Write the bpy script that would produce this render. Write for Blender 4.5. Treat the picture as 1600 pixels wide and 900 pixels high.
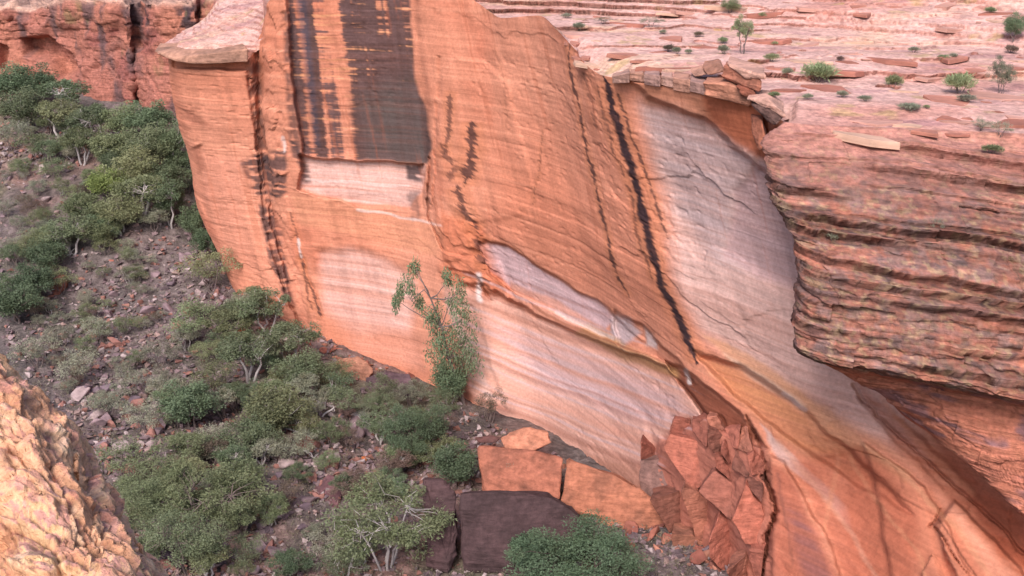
import bpy, bmesh, math, random
import numpy as np
from mathutils import Vector

for o in list(bpy.data.objects):
    bpy.data.objects.remove(o, do_unlink=True)
scene = bpy.context.scene
COL = scene.collection
R = math.radians
rng = np.random.default_rng(7)
random.seed(7)

# ------------------------------------------------------------------ camera
PITCH = R(20.0)
HFOV = R(50.0)
CAMZ = 60.0
cam_d = bpy.data.cameras.new('camera')
cam_d.sensor_width = 36.0
cam_d.lens = 18.0 / math.tan(HFOV / 2)
cam_d.clip_start = 0.2
cam_d.clip_end = 4000
cam = bpy.data.objects.new('camera', cam_d)
COL.objects.link(cam)
cam.location = (0, 0, CAMZ)
cam.rotation_euler = (math.pi / 2 - PITCH, 0, 0)
scene.camera = cam

# ------------------------------------------------------------------ sky, sun, exposure
SUN_EL, SUN_AZ = 46.0, 197.0        # hazy light from behind the viewer
world = bpy.data.worlds.new('World')
scene.world = world
world.use_nodes = True
wn = world.node_tree
wn.nodes.clear()
w_out = wn.nodes.new('ShaderNodeOutputWorld')
w_bg = wn.nodes.new('ShaderNodeBackground')
w_sky = wn.nodes.new('ShaderNodeTexSky')
w_sky.sky_type = 'NISHITA'
w_sky.sun_disc = False
w_sky.sun_elevation = R(SUN_EL)
w_sky.sun_rotation = R(SUN_AZ)
w_sky.dust_density = 3.0
w_sky.air_density = 0.8
w_bg.inputs['Strength'].default_value = 0.12
wn.links.new(w_sky.outputs['Color'], w_bg.inputs['Color'])
wn.links.new(w_bg.outputs['Background'], w_out.inputs['Surface'])

sun_d = bpy.data.lights.new('sun', 'SUN')
sun_d.energy = 1.9
sun_d.angle = R(24)
sun_d.color = (1.0, 0.93, 0.88)
sun = bpy.data.objects.new('sun', sun_d)
COL.objects.link(sun)
sun.location = (0, -40, 160)
sdir = Vector((math.sin(R(SUN_AZ)) * math.cos(R(SUN_EL)), math.cos(R(SUN_AZ)) * math.cos(R(SUN_EL)), math.sin(R(SUN_EL))))
sun.rotation_euler = sdir.to_track_quat('Z', 'Y').to_euler()

scene.view_settings.view_transform = 'Standard'
scene.view_settings.look = 'None'
scene.view_settings.exposure = 1.02
scene.view_settings.gamma = 1.0
scene.view_settings.use_curve_mapping = False
scene.cycles.max_bounces = 6
scene.cycles.diffuse_bounces = 3
scene.cycles.use_denoising = True

# ------------------------------------------------------------------ numeric helpers
FPX = 800.0 / math.tan(HFOV / 2)
SP, CP = math.sin(PITCH), math.cos(PITCH)


def P(u, v, y):
    """The place seen in direction (u, v) at horizontal distance y."""
    dx = (np.asarray(u, float) - 800) / FPX
    dz = (450 - np.asarray(v, float)) / FPX
    k = y / (CP + dz * SP)
    return np.stack([dx * k, np.asarray(y, float) + 0 * k, CAMZ + k * (-SP + dz * CP)], -1)


def proj(p):
    x, y, z = p[..., 0], p[..., 1], p[..., 2] - CAMZ
    f = y * CP - z * SP
    up = y * SP + z * CP
    return 800 + FPX * x / f, 450 - FPX * up / f


def hash3(ix, iy, iz, seed):
    h = (ix.astype(np.int64) * 374761393 + iy.astype(np.int64) * 668265263 + iz.astype(np.int64) * 2147483647 + seed * 974711) & 0xFFFFFFFF
    h = ((h ^ (h >> 13)) * 1274126177) & 0xFFFFFFFF
    h = ((h ^ (h >> 16)) * 2246822519) & 0xFFFFFFFF
    h = h ^ (h >> 15)
    return (h & 0xFFFFFF) / float(0xFFFFFF)


def noise(x, y, z=None, seed=0):
    """Value noise, -1..1."""
    x = np.asarray(x, float)
    y = np.asarray(y, float)
    z = np.zeros_like(x) if z is None else np.asarray(z, float)
    x, y, z = np.broadcast_arrays(x, y, z)
    ix, iy, iz = np.floor(x), np.floor(y), np.floor(z)
    fx, fy, fz = x - ix, y - iy, z - iz
    fx, fy, fz = (t * t * t * (t * (t * 6 - 15) + 10) for t in (fx, fy, fz))
    r = 0
    for a in (0, 1):
        wx = fx if a else 1 - fx
        for b in (0, 1):
            wy = fy if b else 1 - fy
            if np.any(iz != 0) or np.any(fz != 0):
                for c in (0, 1):
                    wz = fz if c else 1 - fz
                    r = r + wx * wy * wz * hash3(ix + a, iy + b, iz + c, seed)
            else:
                r = r + wx * wy * hash3(ix + a, iy + b, iz, seed)
    return r * 2 - 1


def fbm(x, y, z=None, seed=0, oct=4, gain=0.5, lac=2.03):
    a, s, t = 1.0, 0.0, 0.0
    x = np.asarray(x, float)
    y = np.asarray(y, float)
    for i in range(oct):
        s = s + a * noise(x, y, z, seed + i * 17)
        t += a
        a *= gain
        x = x * lac
        y = y * lac
        z = None if z is None else np.asarray(z, float) * lac
    return s / t


def cells(x, y, seed=0):
    """Worley noise: distance to the nearest point, gap to the second one, id of the nearest."""
    x = np.asarray(x, float)
    y = np.asarray(y, float)
    ix, iy = np.floor(x), np.floor(y)
    d1 = np.full(x.shape, 9.0)
    d2 = np.full(x.shape, 9.0)
    cid = np.zeros(x.shape)
    z0 = np.zeros_like(x)
    for a in (-1, 0, 1):
        for b in (-1, 0, 1):
            px = ix + a + hash3(ix + a, iy + b, z0, seed)
            py = iy + b + hash3(ix + a, iy + b, z0, seed + 5)
            d = np.hypot(x - px, y - py)
            i = hash3(ix + a, iy + b, z0, seed + 9)
            near = d < d1
            d2 = np.where(near, d1, np.minimum(d2, d))
            cid = np.where(near, i, cid)
            d1 = np.where(near, d, d1)
    return d1, d2 - d1, cid


def sstep(a, b, x):
    t = np.clip((x - a) / (b - a), 0, 1)
    return t * t * (3 - 2 * t)


def lin(rgb):
    c = np.array(rgb, float) / 255.0
    return np.where(c <= 0.04045, c / 12.92, ((c + 0.055) / 1.055) ** 2.4)


ALB = 1.42                                  # colour as seen in even light -> albedo


def A(rgb):
    return lin(rgb) / ALB * np.array([1.0, 0.99, 1.04])   # pink cast of the light put into every colour


def in_poly(u, v, poly, soft=4.0):
    """1 inside the outline, 0 outside, with a soft edge."""
    poly = np.array(poly, float)
    m = np.zeros(u.shape)
    lo, hi = poly.min(0) - soft - 1, poly.max(0) + soft + 1
    sel = (u > lo[0]) & (u < hi[0]) & (v > lo[1]) & (v < hi[1])
    if not sel.any():
        return m
    x, y = u[sel], v[sel]
    inside = np.zeros(x.shape, bool)
    dist = np.full(x.shape, 1e9)
    n = len(poly)
    for i in range(n):
        x1, y1 = poly[i]
        x2, y2 = poly[(i + 1) % n]
        if y1 != y2:
            c = ((y1 > y) != (y2 > y)) & (x < (x2 - x1) * (y - y1) / (y2 - y1) + x1)
            inside ^= c
        L = (x2 - x1) ** 2 + (y2 - y1) ** 2 + 1e-9
        t = np.clip(((x - x1) * (x2 - x1) + (y - y1) * (y2 - y1)) / L, 0, 1)
        dist = np.minimum(dist, np.hypot(x - x1 - t * (x2 - x1), y - y1 - t * (y2 - y1)))
    sd = np.where(inside, dist, -dist)
    m[sel] = sstep(-soft, soft, sd)
    return m


def near_line(u, v, pts):
    """Distance to a polyline and the fraction along it."""
    pts = np.array(pts, float)
    d = np.full(u.shape, 1e9)
    f = np.zeros(u.shape)
    seg = np.hypot(*np.diff(pts, axis=0).T)
    cum = np.concatenate([[0], np.cumsum(seg)]) / seg.sum()
    for i in range(len(pts) - 1):
        x1, y1 = pts[i]
        x2, y2 = pts[i + 1]
        L = (x2 - x1) ** 2 + (y2 - y1) ** 2 + 1e-9
        t = np.clip(((u - x1) * (x2 - x1) + (v - y1) * (y2 - y1)) / L, 0, 1)
        dd = np.hypot(u - x1 - t * (x2 - x1), v - y1 - t * (y2 - y1))
        n = dd < d
        d = np.where(n, dd, d)
        f = np.where(n, cum[i] + t * (cum[i + 1] - cum[i]), f)
    return d, f


def spline(xs, ys, x):
    """Monotone-ish cubic through the points (ys may have columns)."""
    xs = np.asarray(xs, float)
    ys = np.asarray(ys, float)
    if ys.ndim == 1:
        ys = ys[:, None]
    h = np.diff(xs)
    dl = np.diff(ys, axis=0) / h[:, None]
    m = np.zeros_like(ys)
    m[0], m[-1] = dl[0], dl[-1]
    for i in range(1, len(xs) - 1):
        a, b = dl[i - 1], dl[i]
        m[i] = np.where(a * b > 0, 2 * a * b / (a + b + 1e-12 * np.sign(a + b + 1e-30)), 0)
    i = np.clip(np.searchsorted(xs, x) - 1, 0, len(xs) - 2)
    t = ((x - xs[i]) / h[i])[:, None]
    hh = h[i][:, None]
    return (2 * t**3 - 3 * t**2 + 1) * ys[i] + (t**3 - 2 * t**2 + t) * hh * m[i] + (-2 * t**3 + 3 * t**2) * ys[i + 1] + (t**3 - t**2) * hh * m[i + 1]


def grid_from_columns(cols, ns, nt, spacing=None):
    """Columns of (u, v, y) points -> smooth ns x nt sheet of (u, v, y)."""
    T = np.linspace(0, 1, nt)
    res = []
    for c in cols:
        c = np.array(c, float)
        if spacing == 'index':
            t = np.linspace(0, 1, len(c))
        else:
            w = c * np.array([1, 1, 2.0])
            t = np.concatenate([[0], np.cumsum(np.linalg.norm(np.diff(w, axis=0), axis=1))])
            t /= t[-1]
        res.append(spline(t, c, T))
    res = np.array(res)                     # ncol, nt, 3
    mid = res[:, nt // 2]
    s = np.concatenate([[0], np.cumsum(np.linalg.norm(np.diff(mid, axis=0) * [1, .3, 2.0], axis=1) + 8)])
    s /= s[-1]
    out = spline(s, res.reshape(len(cols), -1), np.linspace(0, 1, ns)).reshape(ns, nt, 3)
    return out[..., 0], out[..., 1], out[..., 2]


def normals(p):
    a = np.gradient(p, axis=0)
    b = np.gradient(p, axis=1)
    n = np.cross(a, b)
    return n / (np.linalg.norm(n, axis=-1, keepdims=True) + 1e-12)


def link(ob, parent=None):
    COL.objects.link(ob)
    if parent:
        ob.parent = parent
    return ob


def tag(o, label=None, cat=None, group=None, kind=None):
    for k, x in (('label', label), ('category', cat), ('group', group), ('kind', kind)):
        if x:
            o[k] = x
    return o


def mesh_np(name, verts, faces, mat, col=None, smooth=True):
    """Mesh from arrays; faces is (n, 3) or (n, 4)."""
    me = bpy.data.meshes.new(name)
    verts = np.ascontiguousarray(verts, dtype=np.float32).reshape(-1, 3)
    faces = np.ascontiguousarray(faces, dtype=np.int32)
    n, k = faces.shape
    me.vertices.add(len(verts))
    me.vertices.foreach_set('co', verts.ravel())
    me.loops.add(n * k)
    me.loops.foreach_set('vertex_index', faces.ravel())
    me.polygons.add(n)
    me.polygons.foreach_set('loop_start', np.arange(0, n * k, k, dtype=np.int32))
    me.polygons.foreach_set('use_smooth', np.full(n, smooth, bool))
    if col is not None:
        ca = np.ones((len(verts), 4), np.float32)
        ca[:, :3] = np.clip(np.asarray(col, np.float32).reshape(-1, 3), 0, 1)
        at = me.color_attributes.new('tint', 'FLOAT_COLOR', 'POINT')
        at.data.foreach_set('color', ca.ravel())
    me.materials.append(mat)
    me.update(calc_edges=True)
    return me


def grid_mesh(name, p, mat, col=None, flip=False, smooth=True, keep=None):
    ns, nt = p.shape[:2]
    i = np.arange(ns * nt).reshape(ns, nt)
    q = np.stack([i[:-1, :-1], i[1:, :-1], i[1:, 1:], i[:-1, 1:]], -1).reshape(-1, 4)
    if keep is not None:
        q = q[keep.reshape(-1)]
    if flip:
        q = q[:, ::-1]
    return mesh_np(name, p.reshape(-1, 3), q, mat, None if col is None else col.reshape(-1, 3), smooth)


def obj(name, me, parent=None):
    return link(bpy.data.objects.new(name, me), parent)


# ------------------------------------------------------------------ materials
def new_mat(name, rough=0.9, spec=0.15):
    m = bpy.data.materials.new(name)
    m.use_nodes = True
    nt = m.node_tree
    b = nt.nodes['Principled BSDF']
    b.inputs['Roughness'].default_value = rough
    b.inputs['Specular IOR Level'].default_value = spec
    return m, nt, b


def nd(nt, kind, **kw):
    n = nt.nodes.new(kind)
    for k, x in kw.items():
        if k in n.inputs:
            n.inputs[k].default_value = x
        else:
            setattr(n, k, x)
    return n


def rock_mat(name, colour=None, bed=(0.5, 0.5, 7.0), bedding=0.35, speck=0.3, speck_scale=4.0, bump=0.5, bump_scale=3.0, bump_dist=0.08, rough=0.92, objvar=0.0, patch=None):
    """Stone: the mesh tint (or one colour) broken up by bedding streaks and mottling, with fine relief."""
    m, nt, b = new_mat(name, rough)
    L = nt.links.new
    geo = nd(nt, 'ShaderNodeTexCoord')
    mp = nd(nt, 'ShaderNodeMapping')
    mp.inputs['Scale'].default_value = bed
    src = geo.outputs['Object']
    L(src, mp.inputs['Vector'])
    n1 = nd(nt, 'ShaderNodeTexNoise', Scale=1.0, Detail=4.0, Roughness=0.6, Distortion=0.3)
    L(mp.outputs['Vector'], n1.inputs['Vector'])
    n2 = nd(nt, 'ShaderNodeTexNoise', Scale=speck_scale, Detail=5.0, Roughness=0.65)
    L(src, n2.inputs['Vector'])
    if colour is None:
        at = nd(nt, 'ShaderNodeAttribute', attribute_name='tint')
        cs = at.outputs['Color']
    else:
        rg = nd(nt, 'ShaderNodeRGB')
        rg.outputs[0].default_value = (*A(colour), 1)
        cs = rg.outputs[0]
    if patch:
        n4 = nd(nt, 'ShaderNodeTexNoise', Scale=patch[2], Detail=4.0, Roughness=0.55)
        L(src, n4.inputs['Vector'])
        r4 = nd(nt, 'ShaderNodeMapRange')
        r4.inputs[1].default_value, r4.inputs[2].default_value = 0.46, 0.60
        r4.inputs[4].default_value = patch[1]
        L(n4.outputs['Fac'], r4.inputs[0])
        mx4 = nd(nt, 'ShaderNodeMix', data_type='RGBA')
        L(r4.outputs[0], mx4.inputs[0])
        L(cs, mx4.inputs[6])
        mx4.inputs[7].default_value = (*A(patch[0]), 1)
        cs = mx4.outputs[2]
    m1 = nd(nt, 'ShaderNodeMapRange')
    m1.inputs[1].default_value, m1.inputs[2].default_value = 0.3, 0.7
    m1.inputs[3].default_value, m1.inputs[4].default_value = 1 - bedding, 1 + bedding
    L(n1.outputs['Fac'], m1.inputs[0])
    m2 = nd(nt, 'ShaderNodeMapRange')
    m2.inputs[1].default_value, m2.inputs[2].default_value = 0.3, 0.7
    m2.inputs[3].default_value, m2.inputs[4].default_value = 1 - speck, 1 + speck
    L(n2.outputs['Fac'], m2.inputs[0])
    mu = nd(nt, 'ShaderNodeMath', operation='MULTIPLY')
    L(m1.outputs[0], mu.inputs[0])
    L(m2.outputs[0], mu.inputs[1])
    last = mu.outputs[0]
    if objvar:
        oi = nd(nt, 'ShaderNodeObjectInfo')
        m3 = nd(nt, 'ShaderNodeMapRange')
        m3.inputs[3].default_value, m3.inputs[4].default_value = 1 - objvar, 1 + objvar
        L(oi.outputs['Random'], m3.inputs[0])
        mu2 = nd(nt, 'ShaderNodeMath', operation='MULTIPLY')
        L(last, mu2.inputs[0])
        L(m3.outputs[0], mu2.inputs[1])
        last = mu2.outputs[0]
    vm = nd(nt, 'ShaderNodeVectorMath', operation='SCALE')
    L(cs, vm.inputs[0])
    L(last, vm.inputs['Scale'])
    L(vm.outputs[0], b.inputs['Base Color'])
    n3 = nd(nt, 'ShaderNodeTexNoise', Scale=bump_scale, Detail=6.0, Roughness=0.62)
    L(src, n3.inputs['Vector'])
    ad = nd(nt, 'ShaderNodeMath', operation='ADD')
    L(n3.outputs['Fac'], ad.inputs[0])
    L(n1.outputs['Fac'], ad.inputs[1])
    bp = nd(nt, 'ShaderNodeBump', Strength=bump, Distance=bump_dist)
    L(ad.outputs[0], bp.inputs['Height'])
    L(bp.outputs['Normal'], b.inputs['Normal'])
    return m


M_CLIFF = rock_mat('cliff_sandstone', bed=(0.10, 0.10, 7.0), bedding=0.08, speck=0.15, speck_scale=3.6, bump=0.32, bump_scale=2.8, bump_dist=0.06)
M_ROUGH = rock_mat('weathered_sandstone', bed=(0.5, 0.5, 5.0), bedding=0.25, speck=0.34, speck_scale=2.2, bump=0.9, bump_scale=2.6, bump_dist=0.18)
M_FLOOR = rock_mat('canyon_soil', bed=(1, 1, 1), bedding=0.25, speck=0.4, speck_scale=1.6, bump=1.0, bump_scale=2.0, bump_dist=0.25)
M_NEAR = rock_mat('rim_sandstone', bed=(3, 3, 14), bedding=0.2, speck=0.32, speck_scale=9.0, bump=1.0, bump_scale=9.0, bump_dist=0.06)
M_SCREE = rock_mat('scree_stone', bed=(1, 1, 2), bedding=0.2, speck=0.3, speck_scale=3.0, bump=0.6, bump_scale=5.0, bump_dist=0.06)


# ------------------------------------------------------------------ main cliff
CL = [
    [(300, 92, 152), (300, 170, 152), (315, 260, 151), (330, 350, 148), (380, 440, 143), (420, 560, 140)],
    [(262, 92, 137), (272, 165, 138), (297, 255, 138), (308, 320, 137), (345, 405, 134), (395, 520, 130)],
    [(290, 97, 131), (297, 170, 132), (318, 260, 132.5), (335, 330, 132.5), (372, 405, 131), (420, 530, 127)],
    [(382, 97, 129), (392, 180, 129.5), (402, 260, 130), (412, 340, 129.5), (432, 410, 128), (468, 540, 125)],
    [(404, 60, 131), (405, 160, 131), (412, 240, 131), (425, 330, 130), (445, 410, 128.5), (485, 545, 124.5)],
    [(414, 15, 127.5), (417, 120, 128), (425, 230, 128.5), (440, 330, 128.5), (465, 420, 127.5), (505, 560, 123.5)],
    [(440, -15, 125.5), (444, 120, 126), (452, 240, 127), (470, 330, 127.3), (495, 430, 126.3), (540, 580, 121.5)],
    [(535, -25, 124), (540, 120, 124.5), (552, 240, 125), (563, 330, 125), (580, 430, 123.5), (610, 600, 119)],
    [(640, -30, 121.5), (648, 110, 121.5), (665, 230, 121), (668, 320, 120.5), (665, 430, 119.5), (680, 630, 115)],
    [(700, -25, 118.5), (695, 110, 118), (690, 230, 118), (690, 330, 117.5), (705, 430, 116.5), (750, 660, 110)],
    [(748, 5, 115.5), (752, 110, 115), (755, 230, 114.5), (765, 340, 113.5), (790, 440, 113), (850, 720, 103)],
    [(785, 28, 112), (795, 130, 111.5), (808, 240, 110.5), (822, 350, 109), (850, 470, 108), (905, 770, 97)],
    [(842, 24, 107), (858, 130, 106), (878, 250, 104), (900, 360, 101.5), (925, 480, 100.5), (970, 810, 90)],
    [(890, 68, 100.5), (906, 160, 99), (930, 280, 97), (962, 400, 94), (1000, 530, 92), (1030, 850, 83)],
    [(942, 118, 93.5), (966, 205, 92), (1000, 310, 89.7), (1038, 430, 86.5), (1085, 560, 83), (1115, 880, 77)],
    [(1010, 126, 88.5), (1040, 210, 87), (1080, 330, 85), (1115, 450, 82), (1165, 580, 78.8), (1195, 940, 69)],
    [(1095, 140, 82), (1128, 230, 81), (1160, 330, 79.5), (1205, 450, 77), (1265, 580, 74), (1310, 720, 71.5), (1345, 980, 63)],
    [(1172, 158, 77.5), (1185, 240, 77.5), (1205, 320, 77), (1258, 430, 75), (1310, 540, 73), (1370, 640, 70.5), (1430, 740, 67.5), (1475, 990, 59)],
    [(1230, 195, 75), (1250, 300, 75), (1310, 430, 72.5), (1375, 540, 70.5), (1450, 650, 68.5), (1530, 770, 65), (1590, 1000, 56)],
    [(1340, 230, 73), (1380, 360, 72), (1440, 480, 69), (1500, 580, 67.5), (1570, 690, 65), (1640, 810, 62), (1700, 1010, 53)],
    [(1600, 320, 68), (1640, 480, 66), (1700, 600, 64), (1760, 720, 61), (1820, 850, 57), (1860, 1030, 50)],
]
NS, NT = 640, 470
U, V, Y = grid_from_columns(CL, NS, NT)
P0 = P(U, V, Y)
TT = np.linspace(0, 1, NT)[None, :] + 0 * U
arc = np.cumsum(np.concatenate([np.zeros((1, NT)), np.linalg.norm(np.diff(P0, axis=0), axis=-1)]), axis=0)
arc = arc[:, NT // 3][:, None] + 0 * U       # metres along the wall
zz = P0[..., 2]
bedz = zz + 0.4 * fbm(arc * 0.05, zz * 0.12, seed=3, oct=3) - 0.02 * arc   # gently cross-bedded

# warped picture outlines, so that edges are ragged like broken stone
wu = U + 5 * fbm(U * 0.03, V * 0.03, seed=11, oct=4)
wv = V + 4 * fbm(U * 0.03, V * 0.03, seed=12, oct=4)


def carve(poly, depth, soft=3.0, fade=0.0, side=None):
    """Recess (+) or boss (-) with the given outline; fade lets it run out towards its foot."""
    global Y
    m = in_poly(wu, wv, poly, soft)
    p = np.array(poly)
    fv = np.clip((V - p[:, 1].min()) / (p[:, 1].max() - p[:, 1].min()), 0, 1)
    if side:
        m = m * sstep(side[0], side[1], U - side[2] * (V - p[:, 1].min()))
    Y = Y + depth * m * (1 - fade * fv)
    return m


def crack(pts, width, depth):
    global Y
    d, f = near_line(wu, wv, pts)
    m = sstep(width, width * 0.2, d + 0.35 * width * noise(U * 0.15, V * 0.15, seed=13))
    Y = Y + depth * m
    return m


# recesses, lips and bosses of the wall
carve([(446, -60), (645, -60), (672, 200), (668, 254), (560, 250), (478, 243), (456, 120)], 1.2, 3)
carve([(470, 244), (560, 252), (662, 256), (664, 330), (560, 322), (468, 296)], 1.9, 2.0, 0.75)
carve([(490, 392), (560, 388), (640, 420), (660, 620), (520, 560)], 0.5, 9, 0.5)
carve([(686, 120), (712, 88), (750, 92), (790, 130), (832, 290), (815, 335), (770, 345), (735, 345), (692, 310), (680, 210)], -0.3, 5)
carve([(748, 378), (790, 384), (860, 428), (930, 470), (960, 490), (1010, 540), (980, 545), (890, 500), (800, 455), (765, 430)], 0.9, 2.0, 0.55)
carve([(690, 442), (755, 445), (870, 506), (960, 545), (1040, 570), (1108, 650), (1040, 690), (1005, 780), (900, 790), (740, 680)], 1.7, 2.5, 0.5, (690, 800, 0.22))
carve([(960, 485), (1000, 505), (1060, 560), (1085, 600), (1040, 565), (970, 540)], 1.0, 2.5)
carve([(1042, 562), (1090, 590), (1150, 640), (1200, 700), (1150, 690), (1100, 650), (1062, 600)], 1.6, 3, 0.4)
carve([(1150, 300), (1132, 400), (1190, 430), (1300, 480), (1300, 300), (1190, 240)], 0.5, 12)
carve([(985, 128), (1080, 135), (1200, 165), (1215, 280), (1140, 225), (1095, 185), (1010, 150)], -1.2, 4)
carve([(270, 88), (385, 92), (385, 108), (272, 106)], 1.4, 3)
carve([(1085, 548), (1160, 575), (1260, 640), (1340, 720), (1420, 800), (1340, 760), (1240, 690), (1150, 620)], 1.2, 5, 0.5)
carve([(1010, 700), (1060, 655), (1110, 648), (1160, 668), (1186, 705), (1194, 760), (1192, 990), (1010, 990)], 0.35, 14)
for poly, d in (([(1205, 710), (1225, 720), (1300, 860), (1320, 960), (1205, 960)], -0.8), ([(1350, 690), (1440, 760), (1480, 820), (1540, 960), (1400, 960)], -0.7),
                ([(1490, 780), (1590, 880), (1640, 960), (1520, 960), (1455, 815)], -0.9), ([(296, 236), (316, 226), (326, 300), (322, 340), (306, 300)], 0.5), ([(695, 395), (780, 410), (800, 470), (720, 440)], -0.5),
                ([(690, 470), (740, 480), (790, 640), (740, 620)], 0.35), ([(380, 340), (420, 340), (460, 480), (420, 470)], -0.3)):
    carve(poly, d, 3)
crack_m = 0
for pts, w, d in (([(386, 95), (396, 180), (404, 260), (414, 340), (436, 420), (462, 500)], 3, 0.4), ([(672, 246), (668, 300), (672, 340), (690, 390)], 3, 0.9),
                  ([(1184, 715), (1207, 770), (1210, 800), (1198, 840), (1190, 920)], 4.5, 2.6), ([(1464, 790), (1458, 805), (1444, 817)], 2.5, 0.7),
                  ([(1455, 818), (1480, 850), (1515, 905)], 2.2, 0.6), ([(470, 395), (486, 440), (506, 495)], 2.2, 0.4), ([(412, 345), (440, 440), (470, 520)], 2.5, 0.5),
                  ([(690, 90), (682, 170), (680, 250), (676, 330)], 2.5, 0.5), ([(1165, 650), (1190, 700), (1200, 740)], 3, 1.0),
                  ([(1330, 600), (1372, 650), (1440, 715), (1540, 800), (1620, 880)], 4, 0.35), ([(700, 420), (740, 430), (770, 470)], 2.5, 0.6)):
    crack_m = np.maximum(crack_m, crack(pts, w, d) * min(1, d))
N0 = normals(P0)                            # of the plain wall, before the recesses
P0 = P(U, V, Y)
if N0[NS // 2, NT // 2, 1] > 0:
    N0 = -N0
relief = 0.16 * fbm(arc * 0.25, zz * 0.35, seed=21, oct=5)
lay = bedz * 1.1
relief += 0.03 * (noise(arc * 0.06, lay * 1.3, seed=31) + 0.5 * noise(arc * 0.1, lay * 3.1, seed=32) + 0.3 * noise(arc * 0.2, lay * 6.7, seed=33))
_, gap, cid = cells(arc * 0.10 + 0.45 * fbm(arc * .15, zz * .25, seed=41), lay * 0.22 + 0.35 * fbm(arc * .2, zz * .3, seed=44), seed=42)
relief += 0.16 * (cid - 0.5) * sstep(-0.2, 0.3, noise(arc * 0.05, zz * 0.06, seed=43))
_, gap, cid = cells(arc * 0.35 + 0.4 * fbm(arc * .4, zz * .6, seed=48), lay * 0.9 + 0.3 * fbm(arc * .4, zz * .6, seed=49), seed=50)
relief += 0.07 * (cid - 0.5) * sstep(0.0, 0.4, noise(arc * 0.09, zz * 0.09, seed=56))
rugged = np.maximum.reduce([in_poly(wu, wv, [(385, 60), (412, 10), (445, 20), (450, 330), (470, 400), (500, 520), (440, 480), (400, 340)], 8),
                            in_poly(wu, wv, [(680, 330), (760, 350), (790, 470), (690, 450)], 10), in_poly(wu, wv, [(1000, 640), (1230, 660), (1240, 960), (1000, 960)], 10) * 0.6,
                            in_poly(wu, wv, [(1350, 600), (1650, 830), (1650, 960), (1330, 960), (1220, 700)], 20) * 0.6])
_, gap, cid = cells(arc * 0.55 + 0.3 * noise(arc, zz, seed=45), zz * 0.4, seed=46)
relief += rugged * (0.45 * (cid - 0.5) + 0.25 * fbm(arc * 0.8, zz * 0.6, seed=47))
for th, am, fa, sd in ((1.7, 0.09, 0.045, 251), (0.5, 0.028, 0.11, 254)):
    gk = lay / th + 0.25 * fbm(arc * 0.12, zz * 0.2, seed=sd, oct=4)
    kk_ = np.floor(gk)
    bl = hash3(kk_, np.floor(arc * fa + 9 * hash3(kk_, kk_ * 0, kk_ * 0, sd + 1) + 0.15 * fbm(arc * .3, zz * .6, seed=sd + 2)), kk_ * 0, sd + 3)
    relief += am * (bl - 0.5) * (0.35 + 0.65 * sstep(-0.3, 0.3, noise(arc * 0.06, zz * 0.08, seed=sd + 4)))
pits = sstep(0.55, 0.75, noise(arc * 1.6, zz * 2.6, seed=261)) * sstep(0.15, 0.45, noise(arc * 0.12, zz * 0.15, seed=262))
relief -= 0.08 * pits
lowr = in_poly(wu, wv, [(1215, 700), (1300, 700), (1440, 720), (1700, 900), (1700, 1100), (1200, 1100)], 30)
qa, qb = arc * 0.16 + 0.05 * zz, zz * 0.10 - 0.06 * arc
_, gap, cid = cells(qa + 0.25 * fbm(arc * .2, zz * .2, seed=57), qb + 0.25 * fbm(arc * .2, zz * .2, seed=58), seed=59)
relief += lowr * (0.85 * (cid - 0.5) + 0.35 * (cid - 0.5) * noise(qa * 3, qb * 3, seed=60))
P1 = P0 + N0 * relief[..., None]

# ---- colour of the stone: patina, fresh pale rock, mineral stains
ORANGE, ORANGE2, REDO, PALE, LAV = A((211, 134, 104)), A((220, 152, 124)), A((192, 110, 84)), A((216, 178, 166)), A((204, 172, 172))
DARK, OCHRE, WHITE, BROWN, OLIVE = A((72, 60, 62)), A((194, 132, 92)), A((232, 214, 206)), A((150, 90, 64)), A((96, 88, 84))
bed1 = noise(arc * 0.03, lay * 2.2, seed=51) * 0.6 + noise(arc * 0.05, lay * 5.5, seed=52) * 0.5
bed2 = noise(arc * 0.04, lay * 9.0, seed=53)
bayw = in_poly(wu, wv, [(690, 445), (760, 376), (1000, 520), (1110, 650), (1000, 790), (730, 680)], 14)
layB = -(V - 0.40 * U) / 15.5 + 0.35 * fbm(U * 0.006, V * 0.02, seed=78, oct=3)     # a steeper cross-bed set
arcB = (U + 0.4 * V) / 17.0
bed1 = bed1 * (1 - bayw) + bayw * (noise(arcB * 0.03, layB * 1.6, seed=51) * 0.6 + noise(arcB * 0.05, layB * 4.2, seed=52) * 0.5)
bed2 = bed2 * (1 - bayw) + bayw * noise(arcB * 0.04, layB * 7.0, seed=53)
big = fbm(arc * 0.07, zz * 0.07, seed=54, oct=4)
C = ORANGE + 0 * P1
mixin = lambda C, c, m: C + (c - C) * np.clip(m, 0, 1)[..., None]
C = mixin(C, ORANGE2, 0.5 + 0.7 * big)
C = mixin(C, REDO, 0.55 * sstep(0.1, 0.8, fbm(arc * 0.12, zz * 0.1, seed=55)))
C = mixin(C, A((222, 158, 128)), 0.35 * sstep(0.1, 0.9, bed1))


def paint(poly, col, amount=1.0, soft=6, streak=0.0):
    global C
    m = in_poly(wu, wv, poly, soft) * amount
    if streak:
        m = m * np.clip(1 - streak + streak * 1.6 * (0.5 + bed1), 0, 1.15)
    C = mixin(C, col, m)


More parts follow.
